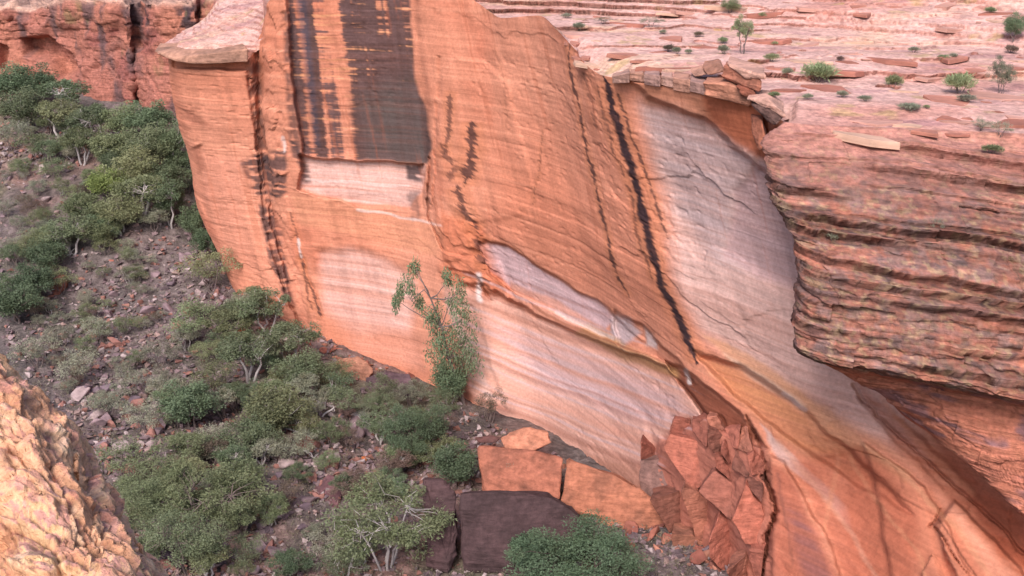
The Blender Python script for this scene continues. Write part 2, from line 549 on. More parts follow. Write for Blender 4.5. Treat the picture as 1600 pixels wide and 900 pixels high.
# pale fresh faces
paint([(1000, 160), (1060, 165), (1110, 195), (1160, 235), (1215, 255), (1260, 350), (1320, 480), (1420, 640), (1450, 720), (1330, 660), (1180, 590), (1095, 520), (1060, 460), (1045, 350)], PALE, 0.92, 20, 0.18)
paint([(1010, 175), (1100, 210), (1190, 255), (1260, 360), (1250, 440), (1120, 410), (1060, 330)], A((196, 170, 166)), 0.8, 18, 0.25)
paint([(1150, 300), (1132, 400), (1190, 435), (1300, 470), (1300, 300), (1190, 250)], A((190, 152, 150)), 0.5, 6)  # darker shade of the scoop painted into the stone
paint([(478, 246), (560, 253), (664, 258), (660, 300), (640, 322), (540, 315), (470, 292)], PALE, 0.8, 3, 0.35)
paint([(455, 300), (560, 320), (690, 350), (690, 400), (560, 370), (470, 350)], A((218, 150, 116)), 0.6, 6, 0.4)
paint([(500, 400), (545, 388), (600, 405), (650, 440), (640, 520), (560, 520), (505, 480)], PALE, 0.75, 12, 0.3)
paint([(500, 480), (650, 520), (660, 580), (560, 550)], A((210, 150, 128)), 0.6, 12, 0.3)
paint([(748, 380), (790, 386), (860, 430), (930, 470), (965, 495), (945, 515), (880, 490), (800, 448), (765, 425)], LAV, 0.95, 2.5)
paint([(800, 440), (870, 470), (950, 515), (940, 530), (870, 500), (800, 465)], A((222, 158, 134)), 0.8, 4)
paint([(690, 445), (750, 450), (870, 510), (1050, 590), (1108, 650), (1040, 685), (1000, 760), (860, 690), (740, 630)], A((214, 166, 148)), 0.85, 5, 0.3)
paint([(760, 500), (900, 545), (1060, 620), (1080, 660), (1000, 660), (850, 600)], LAV, 0.55, 14, 0.5)
paint([(958, 488), (985, 496), (1000, 520), (975, 545), (955, 520)], A((188, 170, 170)), 0.9, 4)
paint([(1005, 510), (1028, 530), (1030, 545), (1010, 540)], A((205, 190, 186)), 0.8, 4)
paint([(320, 240), (380, 250), (380, 330), (400, 420), (340, 380), (310, 300)], A((214, 146, 122)), 0.5, 14, 0.3)
# orange and ochre sweeps under the overhang
paint([(1085, 548), (1160, 578), (1250, 640), (1330, 705), (1400, 780), (1330, 750), (1240, 700), (1150, 630)], OCHRE, 0.75, 10, 0.25)
paint([(1095, 520), (1180, 560), (1250, 610), (1330, 680), (1420, 740), (1410, 755), (1310, 690), (1240, 632), (1150, 575)], A((214, 156, 118)), 0.7, 4)
paint([(1130, 552), (1190, 585), (1260, 630), (1256, 640), (1180, 595)], A((226, 196, 176)), 0.55, 4)
paint([(1120, 540), (1200, 570), (1320, 650), (1430, 730), (1300, 660), (1200, 595)], A((196, 142, 108)), 0.35, 5, 0.4)
paint([(1185, 660), (1215, 690), (1270, 740), (1320, 790), (1330, 830), (1280, 770), (1215, 715)], A((204, 170, 158)), 0.9, 3)
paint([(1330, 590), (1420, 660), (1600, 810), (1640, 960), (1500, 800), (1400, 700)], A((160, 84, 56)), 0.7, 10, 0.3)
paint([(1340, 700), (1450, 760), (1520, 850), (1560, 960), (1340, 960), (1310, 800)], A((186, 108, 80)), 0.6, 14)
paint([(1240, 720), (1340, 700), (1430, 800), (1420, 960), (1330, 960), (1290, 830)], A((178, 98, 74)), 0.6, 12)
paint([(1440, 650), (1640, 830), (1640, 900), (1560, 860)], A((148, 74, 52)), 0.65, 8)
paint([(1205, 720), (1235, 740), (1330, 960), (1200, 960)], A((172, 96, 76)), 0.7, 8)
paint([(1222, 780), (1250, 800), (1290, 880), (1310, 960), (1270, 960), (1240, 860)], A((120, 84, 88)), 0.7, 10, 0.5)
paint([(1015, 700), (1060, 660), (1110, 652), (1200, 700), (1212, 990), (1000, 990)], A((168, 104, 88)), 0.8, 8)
paint([(1042, 566), (1090, 594), (1150, 645), (1195, 690), (1150, 685), (1100, 648), (1062, 604)], A((128, 72, 54)), 0.9, 4)
paint([(850, 690), (1000, 730), (1060, 790), (1000, 790), (900, 740)], A((160, 104, 80)), 0.5, 8, 0.4)
paint([(920, 505), (1000, 550), (1060, 575), (1060, 590), (980, 565), (900, 520)], A((176, 140, 92)), 0.6, 5)
paint([(690, 330), (750, 350), (790, 450), (760, 470), (690, 430)], A((196, 108, 74)), 0.6, 10)
paint([(1095, 135), (1195, 165), (1215, 260), (1150, 225), (1100, 190)], A((190, 108, 76)), 0.9, 6)
paint([(985, 130), (1095, 140), (1110, 190), (1010, 160)], A((208, 140, 106)), 0.6, 6)
paint([(262, 80), (300, 96), (300, 110), (270, 110)], BROWN, 0.4, 5)

# black mineral curtain on the tall recessed panel
panel = in_poly(wu, wv, [(448, -60), (640, -60), (645, 60), (650, 130), (668, 180), (676, 230), (668, 256), (560, 250), (478, 243), (460, 160), (452, 40)], 3)
hz = noise(U * 0.012, zz * 2.2, seed=61) * 0.45 + noise(U * 0.02, zz * 5.0, seed=62) * 0.4 + noise(U * 0.03, zz * 9.0, seed=65) * 0.35
vt = noise((U - 0.10 * V) * 0.09, V * 0.006, seed=63) * 0.6 + noise((U - 0.10 * V) * 0.25, V * 0.01, seed=64) * 0.4
prof = np.interp(U - 0.10 * V, [440, 452, 462, 468, 474, 484, 490, 500, 508, 516, 524, 532, 560, 600, 640, 660], [0.5, 0.75, 0.5, 0.35, 1.2, 1.35, 0.55, 0.25, 0.55, 0.15, 0.35, 0.75, 1.0, 1.05, 1.15, 1.1])
lower = sstep(95, 150, V + 12 * vt) * sstep(520, 560, U + 10 * hz)
dk = sstep(0.35, 0.75, prof + 0.62 * hz * (1 - 0.7 * lower) + 0.5 * vt + 0.10 * lower - 0.15 * sstep(100, 20, V))
C = mixin(C, A((228, 168, 120)), panel * sstep(0.2, 0.7, -hz) * 0.6)
C = mixin(C, DARK * (1.15 + 0.45 * vt + 0.3 * hz)[..., None], panel * dk * 0.9)
C = mixin(C, A((80, 76, 88)), panel * 0.6 * in_poly(U - 0.10 * V, V, [(462, -20), (478, -20), (478, 230), (468, 230)], 4))
C = mixin(C, OLIVE, panel * np.clip(0.6 + 0.5 * vt, 0, 1) * in_poly(wu, wv, [(560, 150), (640, 120), (680, 240), (668, 256), (580, 250)], 28))
# dark stained corners
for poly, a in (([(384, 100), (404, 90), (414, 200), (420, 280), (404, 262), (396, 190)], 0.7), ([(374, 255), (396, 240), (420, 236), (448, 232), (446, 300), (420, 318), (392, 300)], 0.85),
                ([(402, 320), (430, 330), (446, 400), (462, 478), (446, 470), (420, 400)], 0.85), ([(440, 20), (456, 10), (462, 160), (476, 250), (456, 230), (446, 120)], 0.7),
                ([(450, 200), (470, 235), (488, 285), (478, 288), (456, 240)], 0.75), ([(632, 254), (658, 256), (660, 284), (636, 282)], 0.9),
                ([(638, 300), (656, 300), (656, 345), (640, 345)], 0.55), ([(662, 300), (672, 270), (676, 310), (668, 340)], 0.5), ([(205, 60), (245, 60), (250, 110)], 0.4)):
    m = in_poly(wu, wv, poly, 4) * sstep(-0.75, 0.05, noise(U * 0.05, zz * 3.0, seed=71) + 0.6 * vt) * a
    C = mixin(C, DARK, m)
# streaks running down the face: outline, width, strength, dashes
for pts, w, a, dash in (([(943, 118), (962, 190), (985, 260), (1003, 330), (1022, 390), (1036, 450), (1060, 500), (1082, 545), (1090, 570)], 7.5, 1.0, 0.0),
                        ([(886, 66), (900, 150), (920, 250), (940, 330), (955, 400), (982, 470)], 3.2, 0.85, 0.8), ([(964, 145), (985, 210), (1010, 280), (1030, 340), (1046, 372)], 3.4, 0.75, 0.9),
                        ([(930, 130), (955, 220), (985, 310), (1000, 370), (1020, 440)], 3.0, 0.6, 1.0), ([(912, 110), (925, 160), (935, 200)], 4, 0.5, 1.2),
                        ([(738, 190), (735, 240), (727, 290)], 10, 0.85, 1.0), ([(704, 140), (700, 200), (695, 240)], 5, 0.7, 1.1), ([(690, 225), (705, 260), (700, 280)], 7, 0.6, 1.1),
                        ([(715, 290), (725, 330), (748, 365)], 9, 0.8, 1.0), ([(745, 370), (752, 400), (765, 420)], 8, 0.7, 0.8), ([(845, 200), (842, 270), (832, 320)], 1.5, 0.5, 0.2),
                        ([(466, 395), (484, 445), (504, 500)], 3, 0.8, 0.3), ([(455, 330), (470, 400), (488, 490)], 3, 0.6, 0.6), ([(770, 70), (785, 120), (790, 200)], 2, 0.25, 1.0)):
    d, f = near_line(wu, wv, pts)
    taper = np.clip(np.minimum(f * 12 + 0.25, (1 - f) * 9 + 0.15), 0, 1)
    dn = noise(U * 0.05, (zz + 0.02 * U) * 4.5, seed=72) * 0.8 + noise(U * 0.1, (zz + 0.02 * U) * 9.0, seed=79) * 0.5
    wd = w * taper * (1 + 0.3 * noise(U * 0.02, zz * 2.0, seed=73) + 0.35 * noise(U * 0.04, (zz + 0.02 * U) * 7.0, seed=80)) * (1 if dash == 0 else np.clip(0.7 + dash * dn, 0.05, 1.6))
    edge = sstep(1.15, 0.5, (d + 1.2 * noise(U * 0.4, V * 0.4, seed=81)) / np.maximum(wd, 0.3))
    C = mixin(C, A((206, 128, 84)), sstep(3.2, 1.0, d / np.maximum(w, 1)) * 0.35 * a * (f > 0.01) * (f < 0.99))
    C = mixin(C, A((64, 46, 48)), edge * a)
# pale runs and small white scars
for pts, w, a in (([(748, 430), (750, 470)], 7, 0.9), ([(700, 470), (765, 620)], 10, 0.25), ([(1225, 615), (1258, 638)], 5, 0.7), ([(1072, 580), (1076, 598)], 5, 0.9), ([(465, 372), (470, 400)], 3, 0.7), ([(440, 215), (444, 235)], 4, 0.6), ([(560, 325), (690, 352)], 3, 0.5),
                  ([(870, 488), (960, 530)], 5, 0.55), ([(480, 280), (640, 292)], 3, 0.4)):
    d, f = near_line(wu, wv, pts)
    C = mixin(C, WHITE, sstep(w, w * 0.3, d) * a)
for pts, w, a in (([(745, 372), (800, 388), (860, 428), (950, 484), (1010, 512), (1080, 590)], 5, 0.35), ([(700, 425), (740, 432), (765, 460)], 4, 0.6), ([(760, 430), (870, 500), (1000, 552)], 3, 0.5)):
    d, f = near_line(wu, wv, pts)
    C = mixin(C, A((150, 88, 58)), sstep(w, w * 0.3, d) * a)
run = noise((U - 0.22 * V) * 0.11, V * 0.006, seed=74) * 0.6 + noise((U - 0.22 * V) * 0.33, V * 0.012, seed=75) * 0.4
thin = noise(arc * 0.025, lay * 4.2 + 0.6 * fbm(arc * .06, zz * .2, seed=77), seed=76) * (1 - bayw) + bayw * noise(arcB * 0.03, layB * 2.6, seed=76)
lowbay = in_poly(wu, wv, [(690, 445), (760, 380), (1000, 520), (1110, 650), (1000, 770), (740, 650)], 20)
C = mixin(C, A((150, 98, 82)), (0.14 + 0.26 * lowbay) * sstep(0.35, 0.7, thin))
C = mixin(C, A((196, 172, 172)), 0.5 * lowbay * sstep(0.35, 0.7, -thin))
for pts, w, col, a in (([(1215, 690), (1262, 745), (1330, 835), (1400, 970)], 6, (212, 160, 134), 0.4), ([(1306, 712), (1296, 770), (1284, 830)], 5, (206, 140, 108), 0.6), ([(1326, 716), (1362, 780), (1420, 850), (1480, 950)], 5, (204, 142, 108), 0.55),
                       ([(1160, 566), (1290, 640), (1400, 735), (1500, 830), (1560, 920)], 7, (206, 150, 116), 0.5), ([(1400, 650), (1480, 722), (1600, 850), (1640, 930)], 6, (132, 72, 52), 0.55), ([(1462, 806), (1500, 860), (1540, 930)], 2.5, (96, 56, 46), 0.7),
                       ([(1340, 620), (1400, 690), (1470, 760)], 4, (130, 76, 56), 0.5), ([(1215, 740), (1222, 800), (1236, 880)], 4, (120, 78, 70), 0.5), ([(1380, 620), (1430, 690), (1520, 770)], 8, (206, 136, 104), 0.4)):
    d, f = near_line(wu, wv, pts)
    C = mixin(C, A(col), sstep(w, w * 0.2, d) * a)
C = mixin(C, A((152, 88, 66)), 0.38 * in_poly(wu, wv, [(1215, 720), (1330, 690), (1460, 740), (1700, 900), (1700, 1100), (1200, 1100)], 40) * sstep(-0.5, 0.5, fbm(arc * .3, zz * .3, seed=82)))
C = mixin(C, A((138, 82, 66)), 0.5 * np.maximum(in_poly(wu, wv, [(278, 166), (300, 172), (332, 196), (300, 194)], 4), in_poly(wu, wv, [(300, 232), (312, 228), (322, 262), (310, 270)], 5)))  # reddish shading of small notches, painted on the left pillar
C = C * (1 + 0.07 * bed2 + 0.10 * bed1 + 0.18 * run * sstep(640, 420, V))[..., None]
C = mixin(C, A((160, 92, 66)), 0.4 * sstep(0.35, 0.7, run + 0.3 * big) * sstep(600, 300, V))
C = mixin(C, A((110, 66, 54)), crack_m * 0.35)
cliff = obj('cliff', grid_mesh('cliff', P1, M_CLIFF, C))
tag(cliff, kind='structure')

# ------------------------------------------------------------------ plateau behind the rim
ZP = CAMZ - 13.3


def plateau_base(x, y):
    yb = 121 - 0.62 * (x - 7)
    z = ZP - 0.35 + 0.034 * (y - 85) - 0.02 * np.maximum(y - 150, 0)
    z = z + 0.085 * np.maximum(y - yb, 0) * np.exp(-np.maximum(y - yb - 60, 0) / 200) + 1.1 * sstep(0, 5, y - yb + 3 * fbm(x * .07, y * .05, seed=101)) + 1.0 * sstep(9, 13, y - yb + 5 * fbm(x * .05, y * .05, seed=102))
    z = z - 0.5 * sstep(20, 60, x) * sstep(95, 75, y)
    return z


def terrace(h, x, y, step=0.5, sharp=0.05, seed=110):
    """Flat-lying beds: treads with ragged risers."""
    g = h / step + 0.35 * fbm(x * 0.5, y * 0.5, seed=seed + 3, oct=3)
    k = np.floor(g)
    f = g - k
    return step * (k + sstep(0.5 - sharp, 0.5 + sharp, f) * 0.92 + 0.08 * f)


def plateau_parts(x, y):
    h = plateau_base(x, y) + 0.9 * fbm(x * 0.03, y * 0.11, seed=104, oct=4)
    ST = 0.62
    gq = h / ST + 0.5 * fbm(x * 0.35, y * 0.5, seed=113, oct=4)
    k = np.floor(gq)
    f = gq - k
    t = ST * (k + sstep(0.46, 0.54, f) * 0.9 + 0.1 * f)
    t = 0.6 * t + 0.4 * terrace(t + 0.5 * (h - t), x * 1.7, y * 1.7, 0.17, 0.08, seed=115)
    rough = 0.35 + 0.65 * sstep(-0.25, 0.25, fbm(x * .05, y * .08, seed=105))
    z = h + (t - h) * rough + 0.04 * fbm(x * 1.1, y * 1.4, seed=106, oct=4)
    lip = (sstep(0.50, 0.55, f) * sstep(0.85, 0.60, f) * -0.55 + sstep(0.50, 0.46, f) * sstep(0.25, 0.42, f) * 0.40) * rough
    joint = sstep(0.42, 0.47, f) * sstep(0.56, 0.51, f) * rough
    return z, lip, joint


def plateau_z(x, y):
    return plateau_parts(x, y)[0]


def plateau_col(p, joint=0.0):
    x, y, z = p[..., 0], p[..., 1], p[..., 2]
    n = normals(p)
    steep = 1 - np.abs(n[..., 2])
    C = A((222, 178, 164)) + 0 * p
    C = mixin(C, A((210, 154, 138)), sstep(-0.2, 0.5, fbm(x * .08, y * .16, seed=121)))
    C = mixin(C, A((224, 184, 158)), 0.8 * sstep(0.1, 0.55, fbm(x * .10, y * .3, seed=122)))
    C = mixin(C, A((176, 132, 132)), 0.6 * sstep(0.15, 0.6, fbm(x * .15, y * .35, seed=123)))
    C = mixin(C, A((172, 112, 96)), 0.75 * sstep(0.15, 0.5, steep + 0.3 * fbm(x * .4, z * 2, seed=124)))
    C = mixin(C, A((186, 160, 104)), 0.55 * sstep(0.38, 0.6, fbm(x * .35, y * .5, seed=125)))
    C = mixin(C, A((128, 84, 76)), 0.6 * sstep(0.4, 0.7, fbm(x * .6, y * .9, seed=126)))
    C = mixin(C, A((136, 92, 80)), 0.5 * joint + 0 * x)  # overhang shadow of each bed painted along its riser
    return C


rim_pts = np.array([[c[0][0], c[0][1], c[0][2]] for c in CL])
# edge row of the wall as built
ru, rv, ry = U[:, 0], V[:, 0], Y[:, 0]
rim_w = P1[:, 0]


def fan(u0, u1, n, k):
    """Sheet from the cliff edge backwards over the plateau."""
    uu = np.linspace(u0, u1, n)
    o = np.argsort(ru)
    e = np.stack([np.interp(uu, ru[o], rim_w[o, j]) for j in range(3)], -1)
    kk = k[None, :]
    x = e[:, 0:1] * kk
    y = e[:, 1:2] * kk
    back = np.hypot(x - e[:, 0:1], y - e[:, 1:2])
    w = sstep(0.0, 5.0, back)
    pz, lip, joint = plateau_parts(x, y)
    z = e[:, 2:3] * (1 - w) + pz * w
    z[:, 0] = e[:, 2]
    return np.stack([x, y + lip * w, z], -1), joint * w


kf = np.concatenate([np.linspace(1, 1.75, 430), 1.75 * (1.02 ** np.arange(1, 45))])
pl, plj = fan(735, 1264, 410, kf)
pl[..., 2] -= 0.5 * sstep(1246, 1262, np.linspace(735, 1264, 410))[:, None] * sstep(0, 40, np.arange(pl.shape[1]))[None, :]
plateau = obj('plateau', grid_mesh('plateau', pl, M_ROUGH, plateau_col(pl, plj)))
tag(plateau, kind='structure')
kc = np.concatenate([np.linspace(1, 1.2, 14), 1.2 * (1.06 ** np.arange(1, 24))])
sh, shj = fan(410, 740, 90, kc)
tag(obj('plateau', grid_mesh('plateau', sh, M_ROUGH, plateau_col(sh))), kind='structure')

# sloping shoulder behind the low slab at the cliff's far corner
SH = [[(246, 84, 136), (250, 77, 138), (262, 63, 143), (290, 48, 150), (300, 44, 156)],
      [(290, 84, 131.5), (292, 72, 133), (300, 56, 139), (315, 38, 146), (322, 26, 154)],
      [(350, 84, 130), (350, 70, 131.5), (346, 40, 138), (345, 8, 147), (350, -12, 156)],
      [(400, 82, 130), (400, 66, 131), (398, 28, 137), (400, -4, 145), (402, -25, 156)],
      [(432, 40, 129), (432, 20, 130), (438, -4, 135), (450, -20, 144), (460, -30, 156)]]
su, sv, sy = grid_from_columns(SH, 130, 110)
sp = P(su, sv, sy)
sp[..., 2] = 0.6 * sp[..., 2] + 0.4 * terrace(sp[..., 2] + 0.5 * fbm(sp[..., 0] * .2, sp[..., 1] * .2, seed=131), sp[..., 0], sp[..., 1], 0.5) + 0.12 * fbm(sp[..., 0] * .9, sp[..., 1] * .9, seed=132)
tag(obj('plateau', grid_mesh('plateau', sp, M_ROUGH, plateau_col(sp))), kind='structure')

# ------------------------------------------------------------------ layered rock ledge on the right
LG = [
    [(1240, 186, 79), (1222, 215, 78), (1225, 280, 77), (1265, 370, 74), (1270, 445, 72), (1268, 520, 71), (1300, 550, 71), (1360, 580, 72), (1395, 602, 73), (1400, 615, 76)],
    [(1228, 188, 74), (1200, 224, 72.5), (1203, 284, 70.5), (1246, 374, 67.5), (1250, 448, 66), (1247, 530, 65), (1280, 560, 66.5), (1345, 584, 67.5), (1380, 605, 68), (1390, 616, 72)],
    [(1224, 190, 71.5), (1192, 228, 69.5), (1196, 288, 67.5), (1239, 377, 64.5), (1244, 452, 63), (1240, 537, 62), (1276, 563, 64), (1342, 587, 65.5), (1376, 608, 66), (1386, 618, 70)],
    [(1250, 194, 71), (1222, 236, 68), (1228, 295, 65.5), (1262, 377, 63), (1265, 452, 61.3), (1262, 550, 60.7), (1290, 570, 63.2), (1350, 597, 64.8), (1385, 618, 65.2), (1395, 628, 69)],
    [(1300, 197, 71), (1280, 242, 68), (1284, 302, 65), (1300, 377, 62.3), (1302, 455, 60.3), (1300, 562, 59.8), (1316, 580, 62.8), (1368, 615, 64), (1400, 636, 64.4), (1410, 646, 68)],
    [(1380, 200, 70.6), (1370, 250, 67.3), (1375, 310, 64), (1380, 380, 61.3), (1385, 470, 59.3), (1385, 578, 58.8), (1395, 596, 62.3), (1420, 640, 62.8), (1445, 668, 63), (1455, 678, 67)],
    [(1500, 205, 69.6), (1495, 255, 66.3), (1495, 315, 63), (1500, 385, 60.3), (1500, 480, 58.2), (1495, 600, 57.7), (1500, 615, 61), (1510, 672, 60.2), (1525, 732, 60), (1538, 745, 64)],
    [(1620, 210, 68.6), (1620, 260, 65.3), (1620, 320, 62), (1620, 390, 59.3), (1620, 490, 57.2), (1610, 622, 56.5), (1612, 638, 59.4), (1615, 722, 58), (1618, 812, 57.4), (1632, 828, 61)],
    [(1780, 216, 67), (1780, 266, 63.5), (1780, 326, 60.2), (1780, 396, 57.5), (1780, 500, 55.4), (1770, 640, 54.6), (1772, 660, 57.4), (1775, 760, 56), (1780, 870, 55.4), (1796, 890, 59)]]
NL, NR = 370, 390
lu, lv, ly = grid_from_columns(LG, NL, NR, 'index')
lp = P(lu, lv, ly)
lx, lz = lp[..., 0], lp[..., 2]
lw = lz + 0.3 * fbm(lx * 0.06, lp[..., 1] * 0.06, seed=141, oct=3) + 0.05 * lx       # beds dip slightly
rowf = np.linspace(0, 1, NR)[None, :] + 0 * lx
upper = sstep(0.63, 0.60, rowf)


def beds(w, x, y, thick, seed, sharp=0.12):
    g = w / thick + 0.4 * fbm(x * 0.35, y * 0.35, seed=seed, oct=3)
    k = np.floor(g)
    f = g - k
    a = hash3(k, np.floor(x * 0.22 + 7 * hash3(k, k * 0, k * 0, seed + 2)), k * 0, seed + 1)   # blocks along each bed
    return (a - 0.5), f


lw1 = lw + 0.55 * noise(lw * 0.8, lx * 0.03, seed=142) + 0.10 * fbm(lx * 0.4, lp[..., 1] * 0.4, seed=144, oct=3)
b1, f1 = beds(lw1, lx, lp[..., 1], 1.15, 143)
b2, f2 = beds(lw1, lx + 3, lp[..., 1], 0.42, 145)
open1 = sstep(-0.1, 0.45, noise(lx * .13, lw * .45, seed=148))
open2 = sstep(0.0, 0.5, noise(lx * .25, lw * 1.1, seed=150))
groove = (sstep(0.10, 0.0, f1) + sstep(0.93, 1.0, f1)) * open1
groove2 = (sstep(0.16, 0.0, f2) + sstep(0.86, 1.0, f2)) * open2
nl = normals(lp)
if nl[NL // 2, NR // 3, 1] > 0:
    nl = -nl
_, gp, gid = cells(lx * 0.33 + .4 * fbm(lx * .5, lw * .5, seed=146), lw * 0.75 + .3 * fbm(lx * .5, lw * .5, seed=147), seed=147)
_, gp2, gid2 = cells(lx * 0.95 + .3 * fbm(lx, lw, seed=159), lw * 1.9, seed=160)
rel = upper * (0.22 * b1 * (0.3 + 0.7 * open1) + 0.12 * b2 * open2 - 0.3 * groove - 0.10 * groove2 + 0.14 * fbm(lx * 1.5, lp[..., 1] * 1.5, lz * 2.2, seed=149, oct=5) + 0.3 * (gid - .5) * sstep(0, .06, gp) + 0.2 * (gid2 - .5) * sstep(0, .1, gp2))
rel += (1 - upper) * (0.4 * fbm(lx * .35, lz * .5, seed=151, oct=5) + 0.25 * b1 - 0.12 * groove2 + 0.4 * (gid - .5) * sstep(0, .05, gp))
rel *= sstep(0.0, 0.03, rowf)
lp2 = lp + rel[..., None] * (nl * [1, 1, 0.35])
jm, tone = 0 * lx, 0 * lx
# overhanging beds: treads step down towards the lip, each bed jutting over the one below
for ST, lo, hi, sd in ((1.05, 0.40, 0.32, 231), (0.36, 0.14, 0.11, 234)):
    gq = lw1 / ST + 0.10 * fbm(lx * 0.35, lp[..., 1] * 0.35, seed=sd, oct=5)
    kq = np.floor(gq)
    fq = gq - kq
    on = upper * (0.1 + 0.9 * sstep(-0.1, 0.3, noise(lx * 0.14 + 3.7 * kq, kq * 1.3, seed=sd + 1))) * sstep(0.0, 0.04, rowf)
    jm = np.maximum(jm, (0.35 * upper + 0.65 * on) * sstep(0.38, 0.45, fq) * sstep(0.56, 0.50, fq))
    tone = tone + upper * (hash3(kq, np.floor(lx * 0.12 + 9 * hash3(kq, kq * 0, kq * 0, sd + 7)), kq * 0, sd + 8) - 0.5)
    lp2[..., 2] += on * ST * (sstep(0.44, 0.56, fq) - fq) * 0.55
    lp2[..., 1] += on * (sstep(0.50, 0.56, fq) * sstep(0.92, 0.62, fq) * -lo + sstep(0.50, 0.44, fq) * sstep(0.2, 0.4, fq) * hi)
lp2[..., 1] += upper * sstep(0.0, 0.05, rowf) * 0.45 * (hash3(np.floor(lx * 0.30 + 5 * hash3(np.floor(lw1 / 0.95), lx * 0, lx * 0, 237)), np.floor(lw1 / 0.95), lx * 0, 238) - 0.5)
# plateau part of the same sheet, continuing back from the first row
e = lp2[:, 0]
kb = np.concatenate([np.linspace(1.0, 1.9, 240)[1:], 1.9 * (1.02 ** np.arange(1, 40))])[::-1]
bx, by = e[:, 0:1] * kb, e[:, 1:2] * kb
wback = sstep(0, 6, np.hypot(bx - e[:, 0:1], by - e[:, 1:2]))
pz, blip, bj = plateau_parts(bx, by)
bz = e[:, 2:3] * (1 - wback) + pz * wback
bp = np.stack([bx, by + blip * wback, bz], -1)
bp[..., 2] -= 0.5 * sstep(1246, 1233, lu[:, 0])[:, None] * sstep(0, 3, np.hypot(bx - e[:, 0:1], by - e[:, 1:2]))
full = np.concatenate([bp, lp2], 1)
Cb = plateau_col(bp, bj * wback)
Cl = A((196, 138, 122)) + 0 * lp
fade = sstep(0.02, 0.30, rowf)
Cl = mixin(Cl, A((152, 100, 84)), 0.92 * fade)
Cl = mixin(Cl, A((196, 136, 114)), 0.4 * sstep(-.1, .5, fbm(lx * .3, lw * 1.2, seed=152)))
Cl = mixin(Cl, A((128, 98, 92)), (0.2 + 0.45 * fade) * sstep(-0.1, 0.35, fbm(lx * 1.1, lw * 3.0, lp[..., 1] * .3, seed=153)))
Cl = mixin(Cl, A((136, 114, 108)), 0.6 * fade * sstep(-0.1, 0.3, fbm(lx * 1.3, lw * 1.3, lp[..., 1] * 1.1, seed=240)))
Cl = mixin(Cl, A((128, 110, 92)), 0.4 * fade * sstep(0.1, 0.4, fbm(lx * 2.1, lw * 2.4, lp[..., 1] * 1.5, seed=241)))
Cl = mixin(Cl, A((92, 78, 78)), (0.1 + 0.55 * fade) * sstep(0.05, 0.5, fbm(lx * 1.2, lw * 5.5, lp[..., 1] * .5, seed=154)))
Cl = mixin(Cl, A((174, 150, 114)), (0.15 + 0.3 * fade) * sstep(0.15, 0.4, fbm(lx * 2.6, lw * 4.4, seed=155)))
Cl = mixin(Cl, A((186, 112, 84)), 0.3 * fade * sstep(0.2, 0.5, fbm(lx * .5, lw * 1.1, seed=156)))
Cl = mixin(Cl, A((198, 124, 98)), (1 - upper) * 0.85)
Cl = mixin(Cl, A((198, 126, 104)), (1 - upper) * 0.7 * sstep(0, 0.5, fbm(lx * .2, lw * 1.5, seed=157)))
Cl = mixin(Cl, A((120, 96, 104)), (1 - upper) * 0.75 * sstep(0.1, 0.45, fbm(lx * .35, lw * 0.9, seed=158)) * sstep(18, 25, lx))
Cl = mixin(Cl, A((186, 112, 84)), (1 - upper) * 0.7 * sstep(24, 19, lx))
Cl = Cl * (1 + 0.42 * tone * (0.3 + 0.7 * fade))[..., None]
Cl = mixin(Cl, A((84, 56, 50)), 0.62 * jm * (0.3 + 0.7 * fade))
nbk = bp.shape[1]
keep = np.ones((NL - 1, full.shape[1] - 1), bool)
keep[:, :nbk - 1] = ((lu[:-1, 0] > 1232) & (np.arange(NL - 1) > np.argmin(lu[:, 0])))[:, None]
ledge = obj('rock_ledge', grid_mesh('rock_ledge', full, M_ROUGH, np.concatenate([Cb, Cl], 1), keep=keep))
tag(ledge, kind='structure')

# ------------------------------------------------------------------ canyon floor
GC = [(-150, 150, 190), (0, 140, 192), (90, 150, 186), (170, 190, 176), (270, 215, 162), (330, 190, 180), (-150, 330, 150), (0, 260, 163), (120, 300, 153), (240, 320, 146), (330, 395, 137), (395, 468, 130),
      (450, 505, 126), (560, 560, 120.5), (640, 585, 117), (745, 625, 111), (850, 680, 103), (940, 730, 95), (1000, 770, 89), (1060, 800, 84), (1120, 840, 80), (1190, 900, 73),
      (-100, 480, 125), (0, 440, 132), (130, 440, 134), (250, 430, 136), (0, 580, 110), (120, 560, 114), (250, 540, 119), (360, 560, 117), (60, 700, 93), (200, 700, 94), (330, 680, 99), (450, 640, 106),
      (550, 680, 101), (650, 730, 95), (760, 800, 86), (860, 850, 80), (950, 900, 75), (200, 880, 76), (350, 850, 79.5), (500, 800, 86), (600, 900, 76), (450, 930, 73), (0, 900, 72), (300, 1000, 64), (700, 1000, 66), (1000, 1000, 66), (1300, 1020, 62), (1700, 1100, 55),
      (420, 420, 150), (700, 560, 130), (900, 640, 115), (1150, 760, 95), (1500, 900, 85), (-400, 300, 160), (-400, 700, 95)]
gc = np.array([P(*q) for q in GC])


def tps_fit(xy, z, lam=2.0):
    n = len(xy)
    d = np.linalg.norm(xy[:, None] - xy[None], axis=-1)
    K = np.where(d > 0, d * d * np.log(d + 1e-9), 0) + lam * np.eye(n) * 30
    Q = np.concatenate([np.ones((n, 1)), xy], 1)
    M = np.block([[K, Q], [Q.T, np.zeros((3, 3))]])
    return np.linalg.solve(M, np.concatenate([z, np.zeros(3)]))


gw = tps_fit(gc[:, :2], gc[:, 2])


def ground_base(x, y):
    x = np.asarray(x, float)
    y = np.asarray(y, float)
    z = gw[-3] + gw[-2] * x + gw[-1] * y
    for (cx, cy), w in zip(gc[:, :2], gw[:-3]):
        d2 = (x - cx) ** 2 + (y - cy) ** 2 + 1e-9
        z = z + w * 0.5 * d2 * np.log(d2)
    return z


